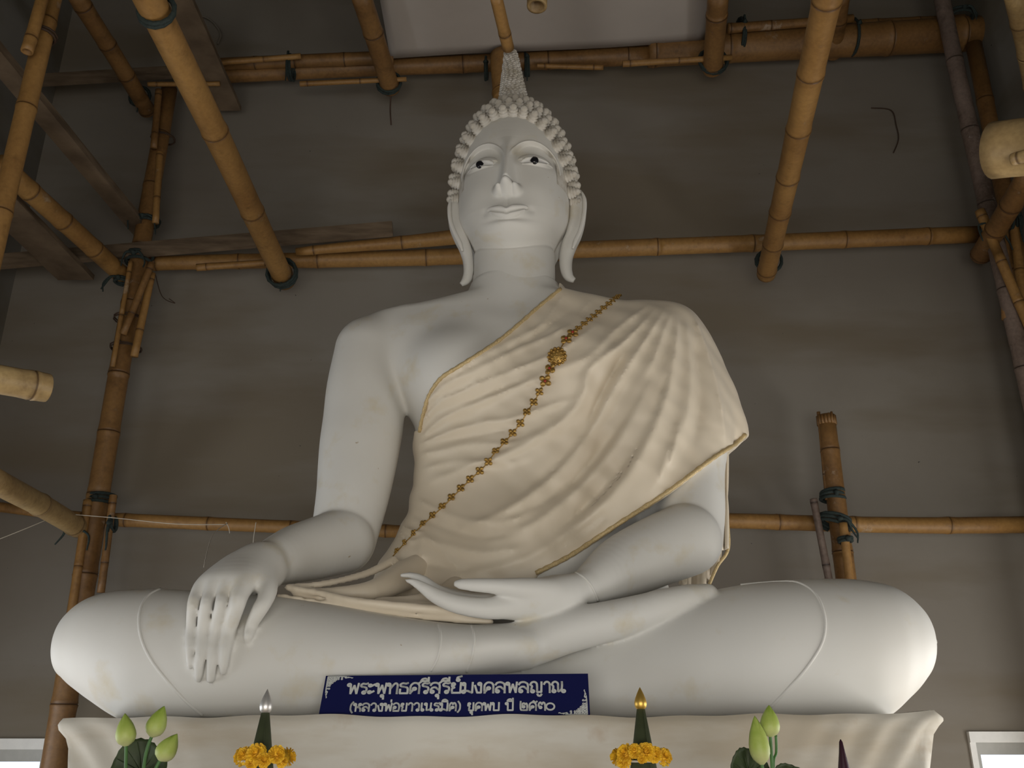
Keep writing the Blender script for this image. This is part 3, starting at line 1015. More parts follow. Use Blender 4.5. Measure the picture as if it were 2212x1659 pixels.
# folded legs: left knee mass + right shin, then the right knee mass below it
leg_loft([(139, 1398, 1406, 3.58, .03), (143, 1366, 1432, 3.58, .08), (152, 1342, 1457, 3.58, .12), (168, 1318, 1468, 3.57, .15), (195, 1297, 1488, 3.57, .18), (235, 1282, 1514, 3.56, .21),
          (290, 1275, 1548, 3.55, .24), (370, 1274, 1585, 3.54, .262), (470, 1280, 1600, 3.53, .262), (580, 1288, 1600, 3.52, .255), (700, 1302, 1585, 3.50, .24), (800, 1320, 1560, 3.48, .225),
          (900, 1338, 1520, 3.46, .20), (1000, 1349, 1478, 3.45, .17), (1080, 1352, 1452, 3.44, .15), (1150, 1356, 1440, 3.44, .12), (1190, 1385, 1395, 3.44, .03)], 0.0)
G.chain(chain_px([(1060, 1402, 3.45, 50), (1140, 1392, 3.44, 48), (1225, 1363, 3.44, 47), (1330, 1338, 3.45, 42), (1430, 1310, 3.47, 35), (1490, 1294, 3.48, 30)]), .022)
G.chain(chain_px([(1420, 1312, 3.47, 34), (1490, 1292, 3.48, 27), (1526, 1284, 3.485, 23), (1530, 1283, 3.485, 21)]), .015)
LEGR = [(1997, 1386, 1394, 3.60, .03), (1992, 1352, 1428, 3.60, .09), (1980, 1324, 1452, 3.60, .135), (1960, 1299, 1476, 3.60, .175), (1925, 1273, 1508, 3.60, .215), (1880, 1259, 1545, 3.59, .245),
        (1810, 1252, 1585, 3.58, .265), (1720, 1253, 1600, 3.57, .27), (1620, 1262, 1605, 3.56, .265), (1500, 1285, 1605, 3.585, .25), (1400, 1318, 1605, 3.61, .225), (1300, 1362, 1605, 3.63, .205),
        (1200, 1405, 1605, 3.635, .195), (1120, 1432, 1605, 3.635, .185), (1000, 1452, 1605, 3.635, .175), (860, 1468, 1605, 3.60, .165), (700, 1488, 1600, 3.57, .155), (600, 1508, 1595, 3.53, .15), (545, 1524, 1585, 3.52, .12), (528, 1545, 1560, 3.52, .03)]
leg_loft(LEGR, 0.012)
# toes of the under foot peeping out left of the sign
for i in range(4):
    G.chain(chain_px([(620 + i * 18, 1528, 3.40, 14), (560 + i * 14, 1534, 3.36 + .012 * i, 12)]), .02)
# thighs and lap
G.chain([(-1.15, 3.68, 1.90, .20), (-.45, 4.1, 1.92, .25)], .05)
G.chain([(1.10, 3.70, 1.90, .20), (.45, 4.1, 1.92, .25)], .05)
G.chain([(-.45, 3.75, 1.84, .17), (.5, 3.75, 1.84, .17)], .05)
LEGS_ONLY = G.D.copy()
torso(G, .05, 0.0)
G.chain(chain_px([(880, 705, 4.1, 44), (800, 752, 4.09, 62)]), .06)
G.chain(chain_px([(1330, 700, 4.1, 44), (1430, 745, 4.09, 66)]), .06)
G.chain([(0.0, 4.12, 3.5, .20), (0.0, 4.12, 3.74, .195)], .05)
# pectorals and belly, kept gentle
G.chain(chain_px([(985, 800, 3.93, 85), (1000, 815, 3.93, 85)]), .10)
G.chain(chain_px([(1250, 800, 3.93, 85), (1235, 815, 3.93, 85)]), .10)
G.chain(chain_px([(1140, 1180, 3.95, 110), (1140, 1200, 3.95, 110)]), .12)
A0 = G.D.copy()
# right arm of the figure (photo left)
G.chain(ARM_L, .035)
G.chain(FORE_L, .004)
# hand drooping over the shin
tmp = G.D; G.D = LEGS_ONLY


def legY(px, py, r, fallback=3.27):
    h = G.hit(px, py)
    rr = R(r, py, 3.3)
    return (h[1] if h is not None else fallback) - 0.95 * rr


def finger(pts):
    out = []
    for (px, py, Y, r) in pts:
        if Y is None:
            Y = legY(px, py, r)
        out.append(PT(px, py, Y, r))
    return out


WRIST = (562, 1228, 3.49, 43)
FING = [
    finger([WRIST, (500, 1238, 3.43, 30.0), (446, 1262, 3.32, 22.0), (424, 1288, 3.275, 15.8), (417, 1310, 3.25, 13.5), (412, 1355, None, 11.6), (410, 1395, None, 10.7), (411, 1430, None, 9.3), (411, 1440, None, 7.4)]),
    finger([WRIST, (512, 1234, 3.42, 34.0), (472, 1256, 3.30, 23.0), (452, 1288, 3.255, 15.3), (445, 1310, 3.235, 14.0), (438, 1360, None, 13.0), (434, 1415, None, 12.1), (429, 1458, None, 9.8), (428, 1469, None, 7.4)]),
    finger([WRIST, (530, 1234, 3.41, 37.0), (502, 1254, 3.29, 24.0), (483, 1286, 3.245, 15.8), (477, 1310, 3.225, 14.0), (466, 1360, None, 13.0), (459, 1420, None, 11.6), (455, 1465, None, 9.8), (454, 1477, None, 7.4)]),
    finger([WRIST, (552, 1238, 3.41, 38.0), (532, 1256, 3.29, 27.0), (519, 1282, 3.24, 21.0), (512, 1308, 3.22, 17.7), (497, 1357, None, 15.8), (487, 1405, None, 13.0), (483, 1442, None, 10.2), (482, 1453, None, 7.4)]),
    finger([WRIST, (566, 1244, 3.40, 34.0), (577, 1270, 3.31, 23.0), (574, 1293, 3.27, 18.6), (560, 1318, 3.25, 17.2), (543, 1350, None, 14.0), (537, 1372, None, 11.6), (535, 1382, None, 8.4)]),
]
H = Grid((-1.20, 3.0, 1.78), (-.72, 3.66, 2.34), 0.0085)
for f_ in FING:
    s_ = [tuple(q) for q in f_]
    H2 = Grid((-1.20, 3.0, 1.78), (-.72, 3.66, 2.34), 0.0085)
    H2.chain(s_, .012)
    # fingers stay apart at the tips, melt together over the back of the hand
    zz = H2.ax[2][None, None, :]
    kk = np.clip((zz - 2.075) / .06, 0, 1) * .045 + .002
    hh = np.clip(0.5 + 0.5 * (H.D - H2.D) / kk, 0, 1)
    H.D = H.D + (H2.D - H.D) * hh - kk * hh * (1 - hh)
G.D = tmp
s_ = G.sl(H.lo, H.lo + (np.array(H.n) - 1.5) * H.h)
X_, Y_, Z_ = G.coords(s_)
PP = np.stack(np.broadcast_arrays(X_, Y_, Z_), -1).reshape(-1, 3)
dh = H.sample(PP).reshape(X_.shape[0], Y_.shape[1], Z_.shape[2]).astype(np.float32)
kz = np.where(Z_ > 2.14, .02, .003)
E_ = G.D[s_]
hh = np.clip(0.5 + 0.5 * (E_ - dh) / kz, 0, 1)
G.D[s_] = E_ + (dh - E_) * hh - kz * hh * (1 - hh)
# left arm of the figure (photo right) and its hand, palm up in the lap
G.chain(ARM_R, .03)
G.chain(chain_px([(1395, 1040, 4.06, 60), (1430, 1110, 4.02, 56), (1450, 1170, 4.0, 50)]), .04)
G.chain(FORE_R, .006)
G.chain(chain_px([(1262, 1268, 3.50, 32), (1200, 1288, 3.44, 43), (1130, 1300, 3.42, 38), (1085, 1308, 3.41, 28)]), .02)
G.chain(chain_px([(1200, 1284, 3.52, 42), (1120, 1296, 3.52, 36), (1080, 1302, 3.54, 26)]), .03)
G.chain(chain_px([(1110, 1308, 3.40, 28), (1050, 1314, 3.37, 23), (990, 1306, 3.36, 20), (945, 1289, 3.36, 17), (912, 1268, 3.36, 12), (892, 1257, 3.36, 8), (880, 1254, 3.36, 6)]), .006)
G.chain(chain_px([(1100, 1304, 3.47, 27), (1040, 1306, 3.45, 22), (985, 1296, 3.45, 19), (945, 1278, 3.45, 15), (915, 1254, 3.44, 11), (890, 1243, 3.44, 8), (869, 1243, 3.44, 6)]), .004)
G.chain(chain_px([(1100, 1300, 3.55, 26), (1040, 1302, 3.54, 21), (990, 1293, 3.54, 18), (950, 1278, 3.54, 14), (925, 1264, 3.54, 9)]), .004)
G.chain(chain_px([(1100, 1300, 3.62, 24), (1050, 1303, 3.62, 19), (1005, 1297, 3.62, 15), (970, 1288, 3.62, 9)]), .004)
G.chain(chain_px([(1190, 1276, 3.40, 26), (1130, 1272, 3.37, 24), (1080, 1267, 3.35, 18), (1030, 1264, 3.34, 15), (998, 1262, 3.34, 12), (988, 1261, 3.34, 9)]), .010)
# flat underside on the altar top
Zg = G.ax[2][None, None, :]
G.D = np.maximum(G.D, (ZT + .002) - Zg)
V, F = G.mesh(2)
body = mesh_obj('body', V, F, M_STATUE)
under(body, statue)


# plaster hem ridges on the legs and wrist
def ridge(name, px, r=.005, grid=None, parent=None, mat=None, root=None, lift=0.0, seg=8, default=3.5):
    g = grid or G
    pts = []
    for (x, y) in catmull(px, 6):
        h = g.hit(x, y)
        if h is not None:
            pts.append(h + g.normal(h) * lift)
    if len(pts) < 3:
        return None, []
    P = np.array(pts)
    for _ in range(3):
        P[1:-1] = .25 * P[:-2] + .5 * P[1:-1] + .25 * P[2:]
    m = MB(); m.tube(P, r, seg)
    o = m.build(name, mat or M_STATUE)
    under(o, root or statue)
    return o, P


ridge('hem_ridge', [(350, 1271), (322, 1284), (305, 1310), (300, 1345), (307, 1385), (328, 1428), (365, 1475), (405, 1518), (438, 1545)], .0055)
ridge('hem_ridge', [(1600, 1264), (1640, 1258), (1700, 1254), (1742, 1266), (1768, 1292), (1782, 1335), (1780, 1375), (1766, 1408), (1735, 1452), (1700, 1490), (1664, 1528)], .0055)
ridge('hem_ridge', [(946, 1347), (952, 1368), (951, 1395), (944, 1425), (930, 1450)], .0045)
ridge('hem_ridge', [(1018, 1351), (1024, 1372), (1023, 1398), (1018, 1425), (1008, 1452)], .0045)
ridge('wrist_seam', [(1243, 1237), (1262, 1248), (1280, 1270), (1292, 1298)], .0055)

# ---- head (own mesh, set into the neck), built facing -Y then turned a little
HEADC = np.array([0.012, 4.10, 3.745])
YAW = math.radians(-6.5)
hs = [-.36, -.26, -.16, -.06, .055, .074, .088, .108, .138, .19, .30, .42, .52, .62, .70, .78, .85, .91, .955, .985]
hw = [.232, .214, .205, .202, .202, .204, .210, .219, .233, .255, .277, .282, .280, .268, .248, .212, .168, .120, .07, .02]
hf = [.205, .192, .184, .182, .184, .204, .245, .281, .299, .304, .305, .305, .303, .298, .286, .258, .212, .155, .09, .02]
hb = [.20, .20, .205, .21, .215, .22, .225, .235, .26, .29, .31, .32, .32, .31, .29, .26, .22, .17, .10, .02]


def hp(arr, h):
    return np.interp(h, HQ, arr)


HQ = np.concatenate([np.linspace(-.36, -.10, 30), np.linspace(-.098, .80, 330), np.linspace(.805, .985, 40)])
idx_ = np.arange(len(hs))
HWs, HFs, HBs = (pchip(hs, a_, HQ) for a_ in (hw, hf, hb))


def sm(a, b, x):
    t = np.clip((x - a) / (b - a), 0, 1)
    return t * t * (3 - 2 * t)


def face_disp(x, h):
    """Relief of the face (metres towards the viewer) at head-local x, height h above the chin."""
    ax = np.abs(x)
    d = np.zeros_like(x)
    # nose: ridge, bulb and wings
    A = np.interp(h, [.285, .300, .318, .345, .395, .46, .52, .57, .61, .66, .72], [0, .030, .070, .084, .074, .056, .036, .020, .009, .003, 0])
    Wd = np.interp(h, [.30, .34, .40, .48, .56, .62], [.034, .031, .027, .024, .030, .05])
    nose = A * np.exp(-np.abs(x / Wd) ** 2.3)
    tip = .104 * np.exp(-(((x / .033) ** 2 + ((h - .312) / .031) ** 2) ** 1.35))
    wing = .062 * np.exp(-((((ax - .042) / .021) ** 2 + ((h - .303) / .024) ** 2) ** 1.2))
    d = np.maximum(np.maximum(nose, tip), wing) + .20 * np.minimum(np.maximum(nose, tip), wing)
    # eye sockets under sharp brow arcs
    ex, eh = ax - .132, h - .478
    q = np.sqrt((ex / .112) ** 2 + (np.where(eh > 0, eh / .112, eh / .10)) ** 2)
    inside = 1 - sm(.93, 1.03, q)
    fade = sm(-.04, .07, eh)
    d -= .026 * inside * fade
    d += .008 * np.exp(-((q - 1.02) / .045) ** 2) * sm(-.03, .05, eh)
    # eyeball + lids
    ball = np.clip(1 - (ex / .082) ** 2 - ((eh - .002) / np.where(eh > .002, .052, .030)) ** 2, 0, 1)
    d += .022 * np.where(eh > .002, np.sqrt(ball), ball ** 1.2)
    ang = .014 * (ex / .07)
    op = np.clip(1 - (ex / .066) ** 2, 0, 1)
    up, lo_ = -.003 + .013 * op + ang, -.005 - .009 * op + ang
    slit = sm(-.003, .003, up - eh) * sm(-.003, .003, eh - lo_) * (op > 0)
    d -= .010 * slit
    d += .0055 * np.exp(-((eh - up - .004) / .0045) ** 2) * sm(0, .2, op)
    d += .004 * np.exp(-((eh - lo_ + .004) / .0045) ** 2) * sm(0, .2, op)
    d -= .004 * np.exp(-((eh - up - .016) / .004) ** 2) * sm(0, .3, op)
    # lips
    c = np.clip(1 - (ax / .098) ** 2, 0, 1)
    line = .172 + 3.2 * ax * ax + .006 * np.exp(-(ax / .02) ** 2) * -1
    topl = line + .036 * np.sqrt(c) - .010 * np.exp(-(ax / .016) ** 2) + .003 * np.exp(-((ax - .035) / .02) ** 2)
    botl = .172 + 3.2 * ax * ax - .030 * np.sqrt(np.clip(1 - (ax / .088) ** 2, 0, 1))
    u1 = np.clip((h - line) / np.maximum(topl - line, 1e-4), 0, 1)
    inu = sm(-.002, .002, h - line) * sm(-.0015, .0025, topl - h) * (c > 0)
    d += inu * (.010 + .020 * np.sin(np.clip(u1, 0, 1) * math.pi * .8 + .35)) * np.sqrt(c)
    inl = sm(-.002, .002, line - h) * sm(-.0015, .003, h - botl) * (c > 0)
    v1 = np.clip((line - h) / np.maximum(line - botl, 1e-4), 0, 1)
    d += inl * (.008 + .014 * np.sin(np.clip(v1, 0, 1) * math.pi * .85 + .25)) * np.sqrt(c)
    d -= .010 * np.exp(-((h - line) / .0035) ** 2) * sm(0, .06, c)
    d += .014 * np.exp(-((ax / .10) ** 2 + ((h - .18) / .06) ** 2))
    d -= .006 * np.exp(-(((ax - .112) / .016) ** 2 + ((h - .192) / .02) ** 2))
    # philtrum, chin, cheeks, nasolabial plane
    d -= .005 * np.exp(-(ax / .010) ** 2) * sm(.205, .215, h) * (1 - sm(.26, .275, h))
    d += .016 * np.exp(-((ax / .075) ** 2 + ((h - .118) / .034) ** 2))
    d -= .010 * np.exp(-((ax / .09) ** 2 + ((h - .148) / .014) ** 2))
    d += .010 * np.exp(-(((ax - .15) / .07) ** 2 + ((h - .33) / .08) ** 2))
    return d


NS = 440
tt = np.linspace(0, 1, NS, endpoint=False)
# angles: denser across the front (phi = 0 at the front)
phi = 2 * math.pi * (tt - .5)
phi = phi - .55 * np.sin(phi) * .9
HHg, PHg = np.meshgrid(HQ, phi, indexing='ij')
wv, fv, bv = HWs[:, None], HFs[:, None], HBs[:, None]
EXP = np.interp(HQ, [-.36, -.1, .06, .13, .22, .8, 1.02], [2, 2, 2.0, 2.0, 2.2, 2.1, 2.0])[:, None]
sx, cx_ = np.sin(PHg), np.cos(PHg)
dep = np.where(cx_ > 0, fv, bv)
rad = (np.abs(sx / wv) ** EXP + np.abs(cx_ / dep) ** EXP) ** (-1 / EXP)
lx, ly = rad * sx, -rad * cx_
frontw = sm(.15, .5, cx_) * sm(.075, .10, HHg)
ly = ly - face_disp(lx, HHg) * frontw
# crease where the jaw meets the neck and the neck meets the shoulders
ring = -.006 * np.exp(-((HHg - .062) / .006) ** 2) + .006 * np.exp(-((HHg + .30) / .012) ** 2)
nrm = np.sqrt(lx ** 2 + ly ** 2) + 1e-6
lx, ly = lx * (1 + ring / nrm), ly * (1 + ring / nrm)
ca, sa = math.cos(YAW), math.sin(YAW)
# the neck stays square to the body, the face turns
yawk = sm(-.12, .03, HHg)
cA, sA = np.cos(YAW * yawk), np.sin(YAW * yawk)
VX = HEADC[0] + cA * lx - sA * ly
VY = HEADC[1] + sA * lx + cA * ly
JAW = .075 * np.clip(np.abs(sx), 0, 1) ** 2 * sm(.0, .075, HHg) * (1 - sm(.09, .36, HHg)) * (cx_ > -.2) 
HV = np.stack([VX, VY, HEADC[2] + HHg + JAW], -1).reshape(-1, 3)
nh = len(HQ)
ii, jj = np.meshgrid(np.arange(nh - 1), np.arange(NS), indexing='ij')
j2 = (jj + 1) % NS
HF_ = np.stack([ii * NS + jj, ii * NS + j2, (ii + 1) * NS + j2, (ii + 1) * NS + jj], -1).reshape(-1, 4)
HFt = [tuple(f) for f in HF_]
head = mesh_obj('head', HV, HF_, M_STATUE)
under(head, statue)


def head_local(x, y, h):
    return np.array([HEADC[0] + ca * x - sa * y, HEADC[1] + sa * x + ca * y, HEADC[2] + h])


def face_pt(x, h):
    w_, f_ = np.interp(h, HQ, HWs), np.interp(h, HQ, HFs)
    e = float(np.interp(h, HQ, EXP[:, 0]))
    y = -f_ * (1 - abs(x / w_) ** e) ** (1 / e)
    return y - float(face_disp(np.array([x]), np.array([h]))[0])


for s in (-1, 1):
    # eye: white almond and dark pupil set in the lid opening
    n = 22
    vs, fs = [], []
    cxe = s * .132
    for i in range(n + 1):
        e = -.062 + .124 * i / n
        op = max(0, 1 - (e / .066) ** 2); an = .014 * (e / .07)
        u_, l_ = -.003 + .013 * op + an + .001, -.005 - .009 * op + an - .001
        for hh_ in (u_, .5 * (u_ + l_), l_):
            xx = s * (.132 + e)
            y = face_pt(xx, .478 + hh_) - .0015
            vs.append(head_local(xx, y, .478 + hh_))
    for i in range(n):
        for j in range(2):
            q = (i * 3 + j, i * 3 + j + 1, i * 3 + 4 + j, i * 3 + 3 + j)
            fs.append(q if s < 0 else q[::-1])
    ew = mesh_obj('eye', vs, fs, M_EYEWHITE); under(ew, statue)
    m = MB()
    px_ = s * .132 - .004
    c0 = head_local(px_, face_pt(px_, .478) - .002, .476)
    m.lathe([(.0001, .014), (.010, .013), (.018, .009), (.0215, .004), (.0215, -.012)], 20, Matrix.Translation(Vector(c0)) @ Matrix.Rotation(YAW, 4, 'Z') @ Matrix.Rotation(math.radians(90), 4, 'X'))
    pu = m.build('pupil', M_BLACK); under(pu, ew)

# ---- long-lobed ears
for s, path, inner in ((1, [(1240, 425, 17), (1247, 445, 19), (1246, 475, 19), (1240, 505, 18), (1230, 530, 17), (1223, 556, 15), (1223, 582, 13), (1229, 598, 11), (1241, 606, 6)], -1),
                       (-1, [(986, 440, 14), (984, 460, 16), (986, 488, 16), (994, 512, 15), (1004, 535, 14), (1011, 562, 12), (1012, 588, 11), (1007, 605, 10), (996, 615, 5)], 1)):
    P = []; RX = []
    Ye = 4.10
    for (x, y, r) in path:
        P.append(W(x, y, Ye)); RX.append(R(r, y, Ye))
    Pc = catmull(P, 6); Rc = catmull(np.array(RX)[:, None], 6)[:, 0]
    m = MB()
    n = len(Pc)
    # flat blade: wide in depth (flat axis), narrower across
    Tn = np.gradient(Pc, axis=0); Tn /= np.linalg.norm(Tn, axis=1)[:, None]
    vs, fs, SG = [], [], 20
    for i in range(n):
        u = i / (n - 1)
        dep_ = np.interp(u, [0, .1, .35, .6, .85, 1], [.045, .085, .095, .05, .03, .012])
        side = np.cross(Tn[i], np.array([0, 1.0, 0])); side /= np.linalg.norm(side)
        for k in range(SG):
            a = 2 * math.pi * k / SG
            c_, s2 = math.cos(a), math.sin(a)
            dent = 1 - .32 * np.exp(-((a - 1.5 * math.pi) / .55) ** 2) * (1 - sm(.45, .65, u)) * sm(.03, .12, u)
            vs.append(Pc[i] + side * Rc[i] * c_ + np.array([0, 1.0, 0]) * dep_ * s2 * dent * .75)
    for i in range(n - 1):
        for k in range(SG):
            l = (k + 1) % SG
            fs.append((i * SG + k, i * SG + l, (i + 1) * SG + l, (i + 1) * SG + k))
    fs.append(tuple(range(SG))[::-1]); fs.append(tuple((n - 1) * SG + k for k in range(SG)))
    m.add(vs, fs)
    ear = m.build('ear', M_STATUE); under(ear, statue)
    # helix rim and inner fold
    k0, k1 = 2, int(n * .60)
    sd = [np.cross(Tn[i], np.array([0, 1.0, 0])) for i in range(n)]
    outer = [Pc[i] + sd[i] / np.linalg.norm(sd[i]) * Rc[i] * .72 * (1 if s * 1 > 0 else -1) * (1 if np.dot(sd[i], [1, 0, 0]) > 0 else -1) + np.array([0, -.058, 0]) for i in range(k0, k1)]
    mr = MB(); mr.tube(outer, [.011 * min(1, .3 + i / 6, .3 + (k1 - k0 - i) / 6) for i in range(k1 - k0)], 8)
    rim = mr.build('ear_rim', M_STATUE); under(rim, ear)

# ---- hair: snail-shell curls in rows over the scalp
cur = MB()
prof = []
for i in range(4):
    r = (.035, .0325, .0275, .020)[i]; z = .0135 * i
    prof += [(r * .80, z - .002), (r, z + .004), (r * .93, z + .010)]
prof += [(.009, .060), (.0006, .062)]
cur.lathe([(p_[0], p_[1]) for p_ in prof], 12)
curl_me = cur.build('hair_curl', M_HAIR)
curl_data = curl_me.data
bpy.data.objects.remove(curl_me)
scalp_c = np.array([0, .01, .42]); scalp_r = np.array([.292, .345, .565])
ncurl = 0
rows = []
axis_tilt = math.radians(27)
for k in range(11):
    th = math.radians(66.5 + 9.6 * k)
    th_side = 15.0 * max(0.0, 1 - k / 6.0)
    circ = 2 * math.pi * math.sin(min(th, math.pi - th + .3)) * .42
    cnt = max(8, int(22 + 1.2 * min(k, 4) - max(0, k - 5) * 2.5))
    for i in range(cnt):
        f = (i + (.5 if k % 2 else 0)) / (cnt - 1 + (.5 if k % 2 else 0) * 2 if k % 2 else cnt - 1)
        ph_ = math.radians(-14 + 208 * f)
        rows.append((k, th + math.radians(th_side) * (1 - max(0.0, math.sin(ph_))) ** .9, ph_))
smat = Matrix
for (k, th, ph_) in rows:
    # polar axis = forward, tilted slightly down
    v = np.array([math.sin(th) * math.cos(ph_), -math.cos(th), math.sin(th) * math.sin(ph_)])
    cy_, sy_ = math.cos(axis_tilt), math.sin(axis_tilt)
    v = np.array([v[0], v[1] * cy_ - v[2] * sy_, v[1] * sy_ + v[2] * cy_])
    pl = scalp_c + v * scalp_r
    if pl[2] < (.37 if pl[1] < .12 else .30) or ncurl >= 300:
        continue
    nl = v / scalp_r; nl /= np.linalg.norm(nl)
    if pl[2] > .945 and abs(pl[0]) < .07 and abs(pl[1] - .03) < .07:
        continue
    w_ = head_local(*(pl - nl * .006))
    nw = np.array([ca * nl[0] - sa * nl[1], sa * nl[0] + ca * nl[1], nl[2]])
    o = bpy.data.objects.new('hair_curl', curl_data)
    COL.objects.link(o)
    q = Vector(nw).to_track_quat('Z', 'Y')
    sc = 1.0
    o.parent = statue
    o.matrix_parent_inverse = Matrix.Translation(statue.location).inverted()
    o.matrix_basis = Matrix.LocRotScale(Vector(w_), q, Vector((sc, sc, sc)))
    ncurl += 1
# scalp under the curls
m = MB()
nn = 40
pr = [(max(.002, math.sin(a)), math.cos(a)) for a in np.linspace(0.02, math.pi * .62, 24)]
m.lathe([(r, z) for r, z in pr][::-1], nn, close=True)
SV = np.array(m.v) * (scalp_r * .985) + scalp_c
SV = np.array([head_local(*(p_ if p_[1] > -.20 else (p_[0], p_[1], p_[2]))) for p_ in SV])
keep = []
for f in m.f:
    c_ = np.mean([m.v[i] for i in f], 0)
    vv = np.array([c_[0], c_[1] * math.cos(-axis_tilt) - c_[2] * math.sin(-axis_tilt), c_[1] * math.sin(-axis_tilt) + c_[2] * math.cos(-axis_tilt)])
    if vv[1] > -math.cos(math.radians(62)) and scalp_c[2] + scalp_r[2] * c_[2] > .40:
        keep.append(f)
sc_ = mesh_obj('scalp', [tuple(p_) for p_ in SV], keep, M_HAIR)
under(sc_, statue)

# ---- flame spire on the crown: a rough cone wound with rows of small knobs
m = MB()
base = head_local(0.0, .0, .965)
top = np.array(W(1103, 112, 4.12))
nr = 30
for i in range(nr):
    u = i / nr
    c_ = base + (top - base) * u
    r = .086 + (.027 - .086) * u ** .9
    nk = max(7, int(2 * math.pi * r / .022))
    for k in range(nk):
        a = 2 * math.pi * (k + .5 * (i % 2)) / nk + .15 * i
        q = c_ + np.array([r * math.cos(a), r * math.sin(a), 0])
        s1 = np.array([-math.sin(a), math.cos(a), .35 * (1 if (k + i) % 3 else -1)]) * .012
        m.tube([q - s1, q + s1 * .2 + np.array([math.cos(a), math.sin(a), 0]) * .004, q + s1], [.006, .0095, .006], 6)
spr = m.build('spire_knobs', M_HAIR)
spr['kind'] = 'stuff'
m = MB()
Lh = float(np.linalg.norm(top - base))
pf = [(.11, -.03), (.095, .0)]
for i in range(24):
    u = i / 23
    pf.append(((.085 + (.026 - .085) * u ** .9) + (.003 if i % 2 else -.002), u * Lh))
pf += [(.012, Lh + .008)]
m.lathe(pf, 24, Matrix.Translation(Vector(base)) @ Vector(top - base).to_track_quat('Z', 'Y').to_matrix().to_4x4())
sp_ = m.build('spire', M_HAIR)
under(sp_, statue)
under(spr, sp_)

# ------------------------------------------------------------------ the cloth robe
robe = empty('robe', (0.3, 3.85, 2.1))
tag(robe, 'cream satin robe draped over the left shoulder of the white statue', 'robe')
K = Grid((-.72, 3.05, 1.95), (1.32, 4.66, 3.66), 0.0095)
torso(K, .0, .020)
K.chain(chain_px([(1330, 700, 4.1, 44), (1430, 745, 4.09, 66)]), .06, grow=.016)
K.chain(chain_px([(985, 800, 3.93, 85), (1000, 815, 3.93, 85)]), .10, grow=.018)
K.chain(chain_px([(1250, 800, 3.93, 85), (1235, 815, 3.93, 85)]), .10, grow=.018)
K.chain(chain_px([(1140, 1180, 3.95, 110), (1140, 1200, 3.95, 110)]), .12, grow=.018)
K.chain(ARM_R[:5], .14, grow=.022)
K.chain(chain_px([(1490, 760, 4.10, 44), (1540, 850, 4.10, 44), (1578, 925, 4.10, 36), (1592, 960, 4.10, 26)]), .08)
# cloth bridging from the chest to the arm
K.chain(chain_px([(1370, 760, 3.98, 70), (1390, 900, 3.90, 70), (1380, 1020, 3.86, 60), (1330, 1110, 3.84, 50)]), .14)

